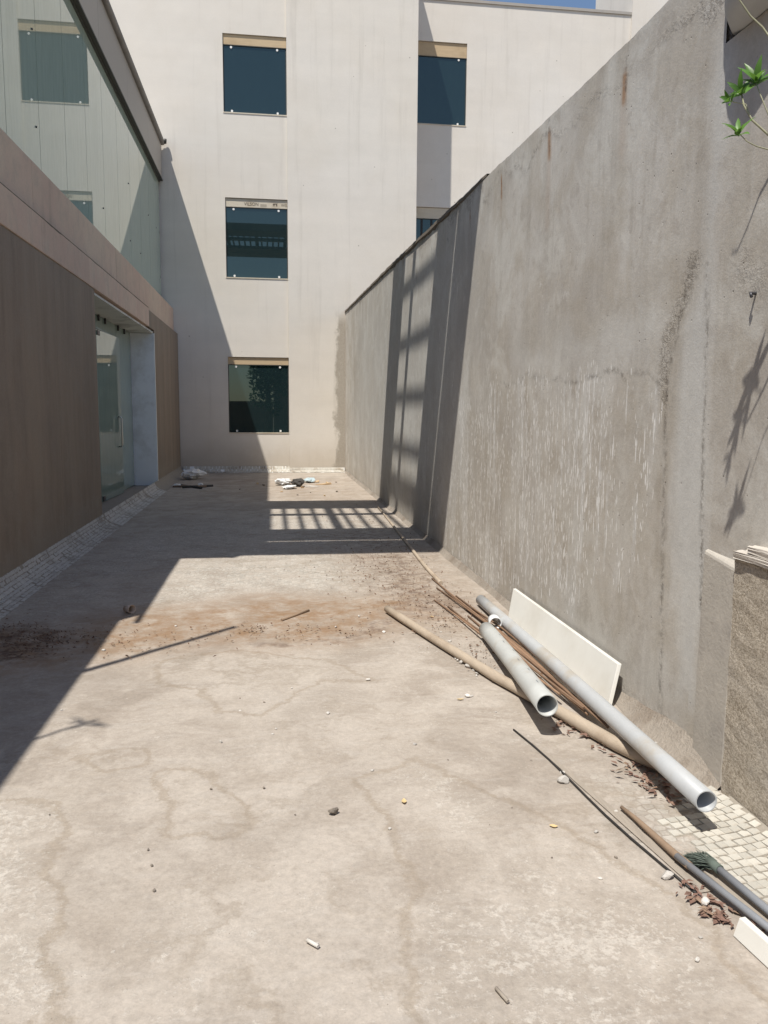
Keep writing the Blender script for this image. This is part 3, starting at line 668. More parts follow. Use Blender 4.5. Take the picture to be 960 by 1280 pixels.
# fascia
y = 5.65
while y < 19.9:
    w = min(2.44, 19.96-y)
    box('fascia_panel', 'fascia', lb, -2.47, -2.42, y+0.004, y+w-0.004, 6.765, 7.52, 0.003); y += w
box('fascia_trim', 'fascia_dark', lb, -2.475, -2.405, 5.64, 19.96, 6.735, 6.762)
m = MB().tube([(-2.39, 5.62, 7.575), (-2.39, 19.94, 7.575)], 0.055, 14); m.box(-2.50, -2.385, 5.63, 19.95, 7.522, 7.56)
gt = m.build('gutter', 'gutter', lb)
MB().tube([(-2.345, 19.90, 7.60), (-2.30, 19.90, 7.595)], [0.06, 0.055], 12).build('gutter_outlet', 'fascia_dark', gt)
# entrance recess
sof = box('soffit', 'greyplaster', lb, -2.63, LX-0.02, 10.73, 15.95, 2.93, 2.957)
box('door_jamb', 'whitepaint', lb, -2.62, LX+0.006, 15.915, 15.962, 0.05, 2.925)
box('threshold', 'sill', lb, -2.63, LX+0.02, 10.73, 15.91, -0.02, 0.065, 0.008)
for a, b, nm in ((10.74, 12.86, 'fixed_pane'), (12.875, 14.42, 'door_leaf'), (14.435, 15.90, 'fixed_pane')):
    top = 2.70 if nm == 'door_leaf' else 2.92
    if nm == 'door_leaf':          # stands very slightly ajar
        k = 0.062
        d = MB().hexa([(-2.60, a, 0.075), (-2.588, a, 0.075), (-2.588+k, b, 0.075), (-2.60+k, b, 0.075), (-2.60, a, top), (-2.588, a, top), (-2.588+k, b, top), (-2.60+k, b, top)]).build(nm, 'door_glass', lb)
        hx = -2.588+k*(14.12-a)/(b-a)
        hd = MB().tube([(hx+dx, 14.12, z) for dx, z in ((0, .88), (.045, .885), (.06, .91), (.06, 1.35), (.045, 1.375), (0, 1.38))], 0.013, 10).build('pull_handle', 'steel', d)
        for zz in (0.09, 2.62):
            MB().box(-2.584, -2.572, 12.90, 13.07, zz, zz+0.07).build('patch_fitting', 'hook', d)
    else: d = box(nm, 'door_glass', lb, -2.60, -2.588, a, b, 0.075, top)
box('transom_pane', 'door_glass', lb, -2.60, -2.588, 12.875, 14.42, 2.712, 2.92)
for yy in (11.6, 12.3, 13.0, 13.5, 14.6, 15.2):
    box('soffit_clip', 'fascia_dark', lb, -2.585, -2.56, yy, yy+0.05, 2.84, 2.93)
# cove of broken tiles at the foot of this building
prof = [(-1.93, 0.0), (-2.0, 0.012), (-2.08, 0.045), (-2.13, 0.095), (-2.158, 0.16)]
def strip(prof, a, b, axis, name, mat, parent):
    m = MB(); ns = max(2, int((b-a)/0.25))
    for k in range(ns+1):
        t = a+(b-a)*k/ns
        for p in prof: m.v.append((p[0]-0.002, t, p[1]-0.002) if axis == 'y' else (t, p[0], p[1]-0.002))
        if k:
            n = len(prof); q = len(m.v)-2*n
            for i in range(n-1): m.f.append([q+i, q+i+1, q+n+i+1, q+n+i]); m.sm.append(len(m.f)-1)
    return m.build(name, mat, parent)
strip(prof, -2.9, 19.9, 'y', 'cove_bed', 'grout', lb)
cove('cove_chips', prof, lambda t, o, z: (o, 4.6+t, z), 6.1, 0.037, 'tile_old', lb, 5, 8)
cove('cove_chips', prof, lambda t, o, z: (o, 10.8+t, z), 4.6, 0.05, 'tile_old', lb, 6, 6)

# guard glass, rail and loose things on the low near roof (out of the photo, they draw the small shadows)
gr = thing('glass_guard_rail', 'tinted glass guard with thin steel top rail on low roof edge', 'railing', (-2.3, 6, 3.8))
box('guard_pane', 'railglass', gr, -2.246, -2.236, 4.4, 6.85, 3.802, 4.28)
MB().tube([(-2.24, 4.1, 4.25), (-2.24, 6.88, 4.30)], 0.022, 10).build('top_rail', 'steel', gr)
box('rail_post', 'steel', gr, -2.262, -2.232, 4.36, 4.39, 3.802, 4.25)
pp = MB().tube([(-2.75, 2.67, 3.83), (-2.32, 3.08, 4.25), (-1.57, 3.88, 4.35)], [0.028, 0.028, 0.024], 8).build('roof_pipe', 'steelpaint')
tag(pp, 'thin grey pipe sticking out over the low roof edge', 'pipe')

# ================================================================== back building
bb = thing('cream_building', 'tall cream plastered building with square tinted windows and stepped facade', 'building', (0.5, 20.0, 0))
def facade(name, mat, xs, zs, holes, Y, depth, parent):
    m = MB()
    for i in range(len(xs)-1):
        for k in range(len(zs)-1):
            if (i, k) in holes:
                a, b, c, d = xs[i], xs[i+1], zs[k], zs[k+1]
                m.quad((a, Y, c), (b, Y, c), (b, Y+depth, c), (a, Y+depth, c)); m.quad((a, Y+depth, d), (b, Y+depth, d), (b, Y, d), (a, Y, d))
                m.quad((a, Y+depth, c), (a, Y+depth, d), (a, Y, d), (a, Y, c)); m.quad((b, Y, c), (b, Y, d), (b, Y+depth, d), (b, Y+depth, c))
            else: m.quad((xs[i], Y, zs[k]), (xs[i+1], Y, zs[k]), (xs[i+1], Y, zs[k+1]), (xs[i], Y, zs[k+1]))
    o = m.build(name, mat, parent)
    me = o.data; b = bmesh.new(); b.from_mesh(me); bmesh.ops.remove_doubles(b, verts=b.verts, dist=0.0005); b.to_mesh(me); b.free()
    return o
BY = 20.0
wins = [(0.957, 2.593, 2.775), (4.621, 6.243, 6.448), (8.334, 9.824, 10.058)]
zs = [-0.05]
for a, b, c in wins: zs += [a, c]
zs.append(13.1)
facade('front_wall', 'plaster', [-9, -1.005, 0.445], zs, {(1, 1), (1, 3), (1, 5)}, BY, 0.12, bb)
box('core_wall', 'backing', bb, -9, 0.5, BY+0.125, BY+1.4, -0.05, 13.1)
box('projecting_bay', 'plaster', bb, 0.446, 3.53, BY-0.055, 21.5, -0.05, 13.1)
def window(x0, x1, z0, zg, z1, Y, board, parent, clips=True):
    w = box('window', 'win_glass', parent, x0+0.012, x1-0.012, Y+0.045, Y+0.055, z0+0.02, zg)
    box('lintel_board', board, parent, x0+0.004, x1-0.004, Y+0.03, Y+0.09, zg+0.006, z1-0.012)
    s_ = box('window_sill', 'palebd', parent, x0-0.01, x1+0.005, Y-0.012, Y+0.06, z0-0.012, z0+0.012)
    fr = MB(); fr.box(x0+0.001, x0+0.02, Y+0.035, Y+0.07, z0+0.014, zg); fr.box(x1-0.02, x1-0.001, Y+0.035, Y+0.07, z0+0.014, zg); fr.box(x0+0.001, x1-0.001, Y+0.02, Y+0.10, zg-0.012, zg+0.004)
    f = fr.build('window_frame', 'fascia_dark', w); f.location = (0, 0, 0)
    if clips:
        for cx in (x0+0.19, x1-0.21):
            for cz in (z0+0.05, zg-0.05):
                c = MB().tube([(cx, Y+0.044, cz), (cx, Y+0.026, cz)], 0.026, 10).build('glass_clip', 'clip', w); c.location = (0, 0, 0)
    return w
for (a, b, c), bd in zip(wins, ('ply', 'palebd', 'ply')):
    window(-1.005, 0.445, a, b, c, BY, bd, bb)
# printed words on the pale board over the middle window
def lettering(txt, x, z, h, Y, parent, mat='ink', sx=1.0):
    cu = bpy.data.curves.new('lettering', 'FONT'); cu.body = txt; cu.size = h*1.4; cu.extrude = 0.001
    to = bpy.data.objects.new('tmp', cu); COL.objects.link(to)
    dg = bpy.context.evaluated_depsgraph_get(); me = bpy.data.meshes.new_from_object(to.evaluated_get(dg))
    bpy.data.objects.remove(to); me.materials.clear(); me.materials.append(MAT[mat])
    o = bpy.data.objects.new('lettering', me); COL.objects.link(o); o.parent = parent
    o.matrix_parent_inverse = Matrix.Translation(-Vector(parent.location))
    o.location = (x, Y, z); o.rotation_euler = (math.pi/2, 0, 0); o.scale = (sx, 1, 1); return o
lettering('VILSON', -0.57, 6.29, 0.075, BY+0.0275, bb, sx=0.95)
lettering('WIL', 0.29, 6.29, 0.075, BY+0.0275, bb, sx=0.9)
lettering('|||||||||', -0.19, 6.285, 0.05, BY+0.0275, bb, sx=0.9)
m = MB()   # small printed animal mark
m.poly([(0.10, BY+0.027, 6.335), (0.20, BY+0.027, 6.345), (0.215, BY+0.027, 6.37), (0.195, BY+0.027, 6.36), (0.11, BY+0.027, 6.355)])
for xx in (0.105, 0.13, 0.175, 0.192): m.poly([(xx, BY+0.0272, 6.295), (xx+0.012, BY+0.0272, 6.295), (xx+0.014, BY+0.0272, 6.34), (xx, BY+0.0272, 6.34)])
m.build('printed_mark', 'ink', bb)
# recessed right part of the facade
SYY = 21.5
facade('recessed_wall', 'plaster2', [2.9, 3.45, 5.08, 9.46], [-0.05, 4.6, 6.79, 8.84, 10.85, 11.83], {(1, 1), (1, 3)}, SYY, 0.12, bb)
box('core_wall', 'backing', bb, 2.9, 9.4, SYY+0.125, SYY+1.2, -0.05, 11.7)
window(3.45, 5.08, 8.84, 10.50, 10.85, SYY, 'ply', bb)
w2 = window(3.45, 5.08, 4.6, 6.50, 6.79, SYY, 'palebd', bb)
for xx in (3.93, 4.19, 4.5): 
    q = box('dark_mullion', 'black', bb, xx, xx+0.055, SYY+0.03, SYY+0.044, 4.62, 6.48)
box('parapet_coping', 'fascia', bb, 2.9, 9.46, SYY-0.03, SYY+0.3, 11.832, 11.90)
box('corner_block', 'plaster2', bb, 9.462, 14, SYY-0.06, 24, -0.05, 15)
# cove along the foot
profb = [(BY-0.17, 0.004), (BY-0.10, 0.02), (BY-0.05, 0.06), (BY-0.012, 0.15)]
strip(profb, -2.1, 0.44, 'x', 'cove_bed', 'whitepaint', bb)
profc = [(p[0]-0.055, p[1]*0.8) for p in profb]
strip(profc, 0.445, 1.8, 'x', 'cove_bed', 'tile_old', bb)
cove('cove_chips', [(a, b) for a, b in profb], lambda t, o, z: (-2.1+t, o, z), 2.5, 0.08, 'tile', bb, 8, 3)
cove('cove_chips', [(a, b) for a, b in profc], lambda t, o, z: (0.45+t, o, z), 1.3, 0.07, 'tile', bb, 9, 3)

# ================================================================== boundary wall (right)
bw = thing('boundary_wall', 'tall grey cement boundary wall streaked with white drips and rust', 'wall', (2.0, 10, 0))
def wtop(Y): return np.interp(Y, [2.4, 4, 5.6, 7.9, 12, 20.1], [3.36, 3.37, 3.42, 3.50, 3.66, 3.90])
ys = np.concatenate([np.arange(3.22, 8, 0.025), np.arange(8, 20.0, 0.05)])
tz = np.linspace(0, 1, 130)
Yg, Tg = np.meshgrid(ys, tz, indexing='ij'); Zg = Tg*(wtop(Yg)+0.014*(vn2.fbm(Yg*6, Yg*0+3)-0.5)+0.008*(vn.fbm(Yg*19, Yg*0+3)-0.5))
def W2(*pts): return [(onx(x, y, WX).y, onx(x, y, WX).z) for x, y in pts]
ay = Yg+0.22*(vn.fbm(Yg*2.3, Zg*2.3)-0.47); az = Zg+0.40*(vn2.fbm(Yg*3.0+4, Zg*3.0)-0.47)
def wallmasks(Yg, Zg, ay, az):
    dr = 1.0*poly_mask(ay, az, W2((575, 485), (640, 478), (740, 470), (828, 490), (815, 620), (805, 700), (720, 760), (590, 740), (550, 690)), 0.10)
    dr = np.maximum(dr, 0.30*poly_mask(ay, az, W2((440, 400), (600, 250), (600, 480), (550, 690), (440, 590)), 0.5))
    dr = np.maximum(dr, 0.45*poly_mask(ay, az, W2((660, 350), (720, 340), (715, 400), (660, 410)), 0.08))
    dr = np.maximum(dr, 0.25*poly_mask(ay, az, W2((550, 700), (800, 700), (800, 830), (640, 770)), 0.2))
    gr = 0.6*poly_mask(ay, az, W2((590, 500), (828, 490), (822, 880), (760, 860), (560, 690)), 0.15)
    gr = np.maximum(gr, 0.75*line_mask(ay, az, W2((640, 440), (740, 405), (850, 360)), 0.10, 0.9))
    gr = np.maximum(gr, 0.7*line_mask(ay, az, W2((780, 60), (770, 250), (700, 420)), 0.10, 0.95))
    gr = np.maximum(gr, 0.75*line_mask(ay, az, W2((885, 60), (868, 320), (832, 480), (826, 700)), 0.07, 0.9))
    gr = np.maximum(gr, 0.6*line_mask(ay, az, W2((940, 340), (920, 480), (930, 660)), 0.12, 0.9))
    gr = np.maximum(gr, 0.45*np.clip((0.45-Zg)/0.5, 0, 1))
    pa = 0.95*poly_mask(ay, az, W2((895, 60), (882, 330), (850, 500), (845, 690), (840, 880), (872, 880), (880, 690), (888, 330), (912, 60)), 0.05)
    pa = np.maximum(pa, 0.55*poly_mask(ay, az, W2((640, 420), (830, 380), (830, 470), (640, 480)), 0.12))
    pa = np.maximum(pa, 0.5*poly_mask(ay, az, W2((450, 410), (600, 260), (580, 620), (440, 560)), 0.5))
    pa = np.maximum(pa, 0.6*line_mask(ay, az, W2((720, 640), (718, 800)), 0.05, 0.9))
    ru = np.zeros(Yg.shape)
    for a, b, c, w in (((781, 96), (780, 125), (778, 190), 0.022), ((687, 168), (687, 196), (684, 280), 0.022), ((627, 222), (627, 246), (626, 270), 0.014), ((588, 262), (587, 280), (586, 300), 0.008)):
        ru = np.maximum(ru, 1.0*line_mask(Yg, Zg, W2(a, b), w, 0.9)); ru = np.maximum(ru, 0.22*line_mask(Yg, Zg, W2(b, c), w*1.5, 1.0))
    dk = 0.7*np.clip(1-np.abs(Zg-(wtop(Yg)-0.15-0.24*(vn.fbm(Yg*2.6, Yg*0+2)-0.47)))/0.035, 0, 1)*np.clip(vn2.fbm(Yg*2, Zg*2)*3-0.7, 0.15, 1)*(Yg < 7)
    dk = np.maximum(dk, 0.75*np.clip((Zg-(wtop(Yg)-0.10-0.25*(vn2.fbm(Yg*4, Yg*0+5)-0.47)))/0.05, 0, 1)*(Yg >= 7))
    dk = np.maximum(dk, 0.8*line_mask(ay, az, W2((872, 300), (862, 360), (835, 440), (830, 500)), 0.032, 0.9))
    dk = np.maximum(dk, 0.6*line_mask(ay, az, W2((925, 345), (945, 360)), 0.06, 0.95)*0.6)
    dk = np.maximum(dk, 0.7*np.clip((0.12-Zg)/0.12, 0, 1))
    dk = np.maximum(dk, 0.8*poly_mask(ay, az, W2((880, -40), (915, -40), (905, 20), (885, 35)), 0.05))
    cr = 0.9*line_mask(Yg+0.02*(vn2.fbm(Yg*9, Zg*9)-0.47), Zg, W2((885, 330), (880, 560), (878, 760)), 0.010, 0.9)
    cr = np.maximum(cr, 0.8*line_mask(Yg+0.03*(vn2.fbm(Yg*7, Zg*7)-0.47), Zg, W2((868, 320), (833, 470), (828, 700), (825, 885)), 0.012, 0.9))
    cr = np.maximum(cr, 0.7*line_mask(Yg, Zg+0.16*(vn.fbm(Yg*4, Zg*4)-0.47), W2((630, 480), (700, 474), (770, 470), (830, 478)), 0.010, 0.9))
    cr = np.maximum(cr, 0.9*line_mask(Yg+0.02*(vn2.fbm(Yg*9, Zg*9)-0.47), Zg, W2((687, 148), (687, 190)), 0.010, 0.9))
    cr = np.maximum(cr, 0.9*line_mask(Yg+0.02*(vn2.fbm(Yg*9, Zg*9)-0.47), Zg, W2((782, 75), (781, 120)), 0.012, 0.9))
    for q in ((520, 330), (508, 345), (560, 280), (588, 262), (627, 225), (540, 310)): 
        cr = np.maximum(cr, 0.7*line_mask(Yg, Zg, W2(q, (q[0], q[1]+22)), 0.012, 0.9))
    return {'mask': (dr, gr, pa), 'mask2': (ru, dk, cr)}
relief = 0.005*(vn.fbm(Yg*0.9, Zg*0.9)-0.5)+0.003*(vn2.fbm(Yg*4, Zg*4)-0.5)
fw = grid_sheet('wall_face', ys, tz, lambda a, b: np.stack([WX+relief, Yg, Zg], -1), 'wall', wallmasks(Yg, Zg, ay, az), bw)
fw.location = -Vector(bw.location)
# body, top edge and the lower stretch that carries the tank
m = MB()
tops = np.arange(3.22, 20.01, 0.14)
for a, b in zip(tops[:-1], tops[1:]):
    za, zb = float(wtop(a)), float(wtop(b))
    m.hexa([(WX+0.02, a, -0.05), (2.12, a, -0.05), (2.12, b, -0.05), (WX+0.02, b, -0.05), (WX+0.02, a, za), (2.12, a, za), (2.12, b, zb), (WX+0.02, b, zb)])
m.build('wall_core', 'fillet', bw)
m = MB()
for a, b in zip(tops[:-1], tops[1:]):
    za, zb = float(wtop(a)), float(wtop(b))
    m.hexa([(WX+0.010, a, za-0.005), (2.13, a, za-0.005), (2.13, b, zb-0.005), (WX+0.010, b, zb-0.005), (WX+0.022, a, za+0.012), (2.13, a, za+0.02), (2.13, b, zb+0.02), (WX+0.022, b, zb+0.012)])
m.build('wall_capping', 'fillet', bw)
m = MB()
for k, yv in enumerate(np.arange(6.9, 20.0, 0.07)):
    zt = float(wtop(yv)); n1 = vn.fbm(np.array([yv*3.0]), np.array([2.5]))[0]-0.47; n2 = vn2.fbm(np.array([yv*5.0]), np.array([8.5]))[0]-0.47
    e = min(1.0, (yv-6.9)/1.5)
    b = len(m.v); m.v += [(WX-0.002, yv, zt-(0.035+0.13*max(-.2, n1))*e), (WX-0.020*e-0.01*n2, yv, zt-0.02*e+0.02*n2), (WX-0.012*e, yv, zt+0.020+0.03*n2), (WX+0.15, yv, zt+0.03)]
    if k:
        for q in range(3): m.f.append([b-4+q, b-4+q+1, b+q+1, b+q])
m.build('mortar_edge', 'darkmortar', bw)
ys2 = np.arange(2.40, 3.2201, 0.02); tz2 = np.linspace(0, 1, 120)
Yg2, Tg2 = np.meshgrid(ys2, tz2, indexing='ij'); Zg2 = Tg2*2.965
ay2 = Yg2+0.22*(vn.fbm(Yg2*2.3, Zg2*2.3)-0.47); az2 = Zg2+0.30*(vn2.fbm(Yg2*2.5+4, Zg2*2.5)-0.47)
fw2 = grid_sheet('wall_face', ys2, tz2, lambda a, b: np.stack([WX-0.006+0.004*(vn.fbm(Yg2*2, Zg2*2)-0.5), Yg2, Zg2], -1), 'wall', wallmasks(Yg2, Zg2, ay2, az2), bw)
fw2.location = -Vector(bw.location)
box('wall_core', 'fillet', bw, WX+0.03, 2.75, 2.40, 3.218, -0.05, 2.968)
# rough fillet at the foot
m = MB()
for k, yv in enumerate(np.arange(2.86, 20.0, 0.06)):
    near = max(0.0, 1-abs(yv-3.2)/1.0); w = 0.008+0.055*near+0.05*(vn.fbm(np.array([yv*2.5]), np.array([1.0]))[0]); h = 0.015+0.04*near+0.07*(vn2.fbm(np.array([yv*2.1]), np.array([7.0]))[0])
    b = len(m.v); m.v += [(WX-w-0.012, yv, -0.003), (WX-w*0.6-0.006, yv, h*0.30), (WX-w*0.25, yv, h*0.75), (WX+0.012, yv, h*1.25)]
    if k:
        for q in range(3): m.f.append([b-4+q, b-4+q+1, b+q+1, b+q]); m.sm.append(len(m.f)-1)
m.build('foot_fillet', 'fillet', bw)
# plaster stub between wall and planter
MB().hexa([(1.772, 2.86, 0), (WX+0.02, 2.86, 0), (WX+0.02, 3.14, 0), (1.795, 3.14, 0), (1.782, 2.86, 0.90), (WX+0.02, 2.86, 0.94), (WX+0.02, 3.14, 0.95), (1.80, 3.14, 0.93)]).build('plaster_stub', 'creamplas', bw, 0.012)

# ---- planter wall with slabs
pw = thing('planter_wall', 'low rough-cast planter wall at the foot of the grey wall', 'planter', (1.9, 2.0, 0))
def noisy_box(name, mat, parent, x0, x1, y0, y1, z0, z1, step, amp, seed):
    b = bmesh.new(); bmesh.ops.create_cube(b, size=1)
    for v in b.verts: v.co = Vector((x0 if v.co.x < 0 else x1, y0 if v.co.y < 0 else y1, z0 if v.co.z < 0 else z1))
    bmesh.ops.subdivide_edges(b, edges=b.edges[:], cuts=step, use_grid_fill=True)
    r = random.Random(seed)
    for v in b.verts: v.co += Vector((r.uniform(-amp, amp), r.uniform(-amp, amp), r.uniform(-amp, amp)))
    me = bpy.data.meshes.new(name); b.to_mesh(me); b.free(); me.materials.append(MAT[mat])
    o = bpy.data.objects.new(name, me); COL.objects.link(o)
    if parent: o.parent = parent; o.location = -Vector(parent.location)
    return o
noisy_box('planter_side', 'planter', pw, 1.768, 1.818, 0.9, 2.852, -0.02, 0.945, 24, 0.0025, 1)
box('planter_soil', 'soil', pw, 1.822, 2.8, 0.9, 2.39, -0.05, 0.86)
s1 = noisy_box('stone_coping', 'slabstone', None, 1.752, 1.815, 1.75, 2.842, 0.950, 0.980, 7, 0.003, 4)
tag(s1, 'long pale stone slab lying on top of the rough planter wall', 'stone slab')
s2 = noisy_box('stone_offcut', 'slabstone', None, 1.760, 1.815, 2.10, 2.765, 0.984, 1.010, 6, 0.003, 5)
tag(s2, 'short pale stone offcut stacked on the longer planter slab', 'stone slab')
hk = MB().tube([(WX+0.01, 2.90, 1.95), (1.79, 2.895, 1.95), (1.789, 2.885, 1.935)], 0.006, 8).build('wall_hook', 'hook')
tag(hk, 'small dark metal hook fixed into the grey wall', 'hook')
# tank on the lower stretch of wall
tk = thing('water_tank', 'round grey plastic tank standing on top of the wall corner', 'tank', (2.13, 2.88, 2.97))
m = MB().lathe([(0.02, 0.0), (0.38, 0.0), (0.43, 0.02), (0.45, 0.07), (0.45, 0.22), (0.465, 0.24), (0.465, 0.27), (0.45, 0.29), (0.45, 0.75), (0.40, 0.85), (0.18, 0.93), (0.02, 0.94)], (2.13, 2.88, 2.970), 40)
m.build('tank_body', 'tank', tk)
MB().lathe([(0.02, 0.0), (0.2, 0.0), (0.2, 0.05), (0.17, 0.07), (0.02, 0.075)], (2.13, 2.88, 3.905), 28).build('tank_lid', 'tank', tk)

# ================================================================== overhead pergola (its shade falls across terrace and wall)
pg = thing('roof_pergola', 'steel pergola spanning high above the terrace from the roof', 'pergola', (0, 7.5, 0))
PZ = 7.76
def shade(Yf, z=PZ): return Yf-SY*z
for a, b in ((12.45, 13.45), (11.62, 11.82), (9.33, 10.28), (8.42, 9.285)):
    box('cross_beam', 'steelpaint', pg, -7.6, 0.85, shade(a), shade(b)-0.02, PZ, PZ+0.10)
x = -3.1; k = 0
while x < 0.75:
    wd = 0.13 if k % 5 == 2 else 0.06
    box('slat', 'steelpaint', pg, x, x+wd, shade(9.4), shade(13.4), PZ+0.16, PZ+0.20); x += 0.215; k += 1
for yy in (shade(9.6), shade(13.1)):
    box('slat_bearer', 'steelpaint', pg, -7.6, 0.85, yy, yy+0.05, PZ+0.101, PZ+0.159)
box('added_end_board', 'steelpaint', pg, -7.6, 0.85, shade(13.43), shade(13.48), PZ+0.002, PZ+0.24)  # added board, hides the slat ends in the window reflection
for yy in (shade(8.9), shade(9.9), shade(11.7), shade(13.0)):
    for xx in (-7.0, -4.2): box('roof_foot', 'steelpaint', pg, xx, xx+0.15, yy-0.06, yy+0.06, 7.50, PZ)

# ================================================================== things lying along the wall
def pipe(name, a, b, r, mat, label, wall=0.004, extra=None, seg=28):
    L_ = (b-a).length; pts_ = [a.lerp(b, t)+Vector((0.004*L_*math.sin(math.pi*t), 0, -0.002*L_*math.sin(math.pi*t))) for t in np.linspace(0, 1, 9)]
    o = MB().tube(pts_, r, seg, wall=wall).build(name, mat); return tag(o, label, 'pipe')
lp0 = fl(601, 750, .045); lp1 = fl(883, 1002, .135)
pipe('drain_pipe', lp0, lp1, 0.040, 'pvc', 'long white plastic drain pipe lying beside the leaning marble strip')
# socket collar at the far end of the long pipe
bp0 = fl(608, 787, .066); bp1 = fl(684, 882, .160)
bpp = pipe('drain_pipe', bp0, bp1, 0.051, 'pvc2', 'short stained white plastic pipe resting across the wooden pole')
d = (bp1-bp0).normalized()
sd = d.cross(Vector((0, 0, 1))).normalized(); upv = sd.cross(d)
for t, a_ in ((.22, 1.9), (.34, 1.6), (.46, 1.95), (.60, 1.55), (.72, 1.8), (.86, 1.65)):
    c = bp0.lerp(bp1, t)+Vector((0.004*(bp1-bp0).length*math.sin(math.pi*t), 0, -0.002*(bp1-bp0).length*math.sin(math.pi*t)))
    n0 = (-sd*math.cos(a_)+upv*math.sin(a_)) if (-sd).x < 0 else (sd*math.cos(a_)+upv*math.sin(a_)); tg = d.cross(n0)
    c = c+n0*0.0516
    MB().quad(c-d*.022-tg*.003, c+d*.022-tg*.003, c+d*.018+tg*.003, c-d*.02+tg*.003).build('print_mark', 'pipe_grey', bpp)
c0 = fl(617, 775, .06); c1 = fl(622, 783, .06)
tag(MB().tube([c0, c0+(c1-c0).normalized()*0.09], 0.042, 20, wall=0.004).build('pipe_collar', 'whitepaint'), 'small white plastic pipe collar between the two pipes', 'pipe collar')
# wooden pole
bp = [fl(484, 761, .032), fl(540, 797, .032), fl(620, 846, .032), fl(700, 890, .032), fl(770, 930, .032), fl(850, 968, .032)]
pts = []
for i in range(len(bp)-1):
    for t in (0, .33, .66): pts.append(bp[i].lerp(bp[i+1], t))
pts.append(bp[-1])
rad = [0.0265+0.007*min(1, i/len(pts))+rng.uniform(-.0015, .0015) for i in range(len(pts))]
pole = MB().tube(pts, rad, 16).build('wooden_pole', 'bamboo'); tag(pole, 'thick pale wooden pole lying under both white pipes', 'pole')
# rusty rods
rods = [((540, 723), (690, 845)), ((546, 735), (720, 872)), ((543, 750), (700, 868)), ((556, 738), (742, 893)), ((575, 752), (757, 905)), ((560, 758), (730, 885)), ((585, 770), (735, 893)), ((570, 745), (705, 850)), ((600, 772), (760, 909)), ((590, 760), (748, 897))]
for i, (a, b) in enumerate(rods):
    z0 = 0.008; zz = 0.010+0.014*(i % 3)
    A = fl(*a, z0); B = fl(*b, 0.02+zz); mid = A.lerp(B, 0.5)+Vector((rng.uniform(-.02, .02), 0, 0.012))
    o = MB().tube([A, A.lerp(mid, .5)+Vector((rng.uniform(-.01, .01), 0, 0)), mid, mid.lerp(B, .5)+Vector((rng.uniform(-.01, .01), 0, 0)), B], 0.0065, 8).build('steel_rod', 'rust')
    tag(o, 'thin rusty steel rod in the bundle under the white pipes', 'steel rod', 'bundle of rusty rods')
# long stick by the wall further back
st = [fl(472, 633, .012), fl(490, 655, .014), (fl(512, 683, .014)), fl(530, 706, .013), fl(551, 729, .012)]
o = MB().tube(st, [0.012, 0.015, 0.017, 0.018, 0.02], 8).build('dry_stick', 'bamboo'); tag(o, 'long thin dry stick along the foot of the wall', 'stick')
# marble strip leaning on the wall
m = MB(); tX, bX = 1.772, 1.700; th = 0.022
m.hexa([(bX, 3.80, 0.002), (bX+th, 3.80, 0.002), (bX+th, 5.58, 0.002), (bX, 5.58, 0.002), (tX, 3.86, 0.205), (tX+th, 3.86, 0.205), (tX+th, 5.70, 0.20), (tX, 5.70, 0.20)])
ms = m.build('marble_strip', 'marble', None, 0.002); tag(ms, 'long white marble strip leaning against the foot of the wall', 'marble slab')
# thin dark strip with grey batten
a, b = fl(642, 912, .004), fl(868, 1117, .004)
pts = [a.lerp(b, t)+Vector((0.010*math.sin(t*7), 0, 0)) for t in np.linspace(0, 1, 9)]
o = MB().tube(pts, 0.0045, 8).build('rubber_strip', 'black'); tag(o, 'long thin black strip lying on the open cement floor', 'strip')
dv = (b-a).normalized(); nv = Vector((-dv.y, dv.x, 0)); nv = nv if nv.x > 0 else -nv
a2, b2 = a.lerp(b, 0.12)+nv*0.016, a.lerp(b, 1.0)+nv*0.02
m = MB(); z0, z1 = 0.001, 0.005
m.hexa([(a2.x, a2.y, z0), (b2.x, b2.y, z0), (b2.x+nv.x*0.05, b2.y+nv.y*0.05, z0), (a2.x+nv.x*0.012, a2.y+nv.y*0.012, z0), (a2.x, a2.y, z1), (b2.x, b2.y, z1), (b2.x+nv.x*0.05, b2.y+nv.y*0.05, z1), (a2.x+nv.x*0.012, a2.y+nv.y*0.012, z1)])
tag(m.build('wooden_batten', 'plank', None, 0.002), 'flat grey wooden batten beside the thin black strip', 'batten')
# brown stick running into a grey conduit
a, b = fl(778, 1009, .012), fl(862, 1083, .03)
pts = [a.lerp(b, t) for t in np.linspace(0, 1, 6)]
pts = [p+Vector((rng.uniform(-.004, .004), 0, 0)) for p in pts]
o = MB().tube(pts, [0.007, 0.009, 0.011, 0.012, 0.013, 0.014], 10).build('brown_stick', 'stick'); tag(o, 'tapering brown stick pointing away from the grey conduit', 'stick')
a, b = fl(846, 1070, .032), fl(1040, 1222, .03)
tag(MB().tube([a, b], 0.0115, 16, wall=0.002).build('grey_conduit', 'pipe_grey'), 'straight dusty grey conduit beside the white marble offcut', 'pipe')
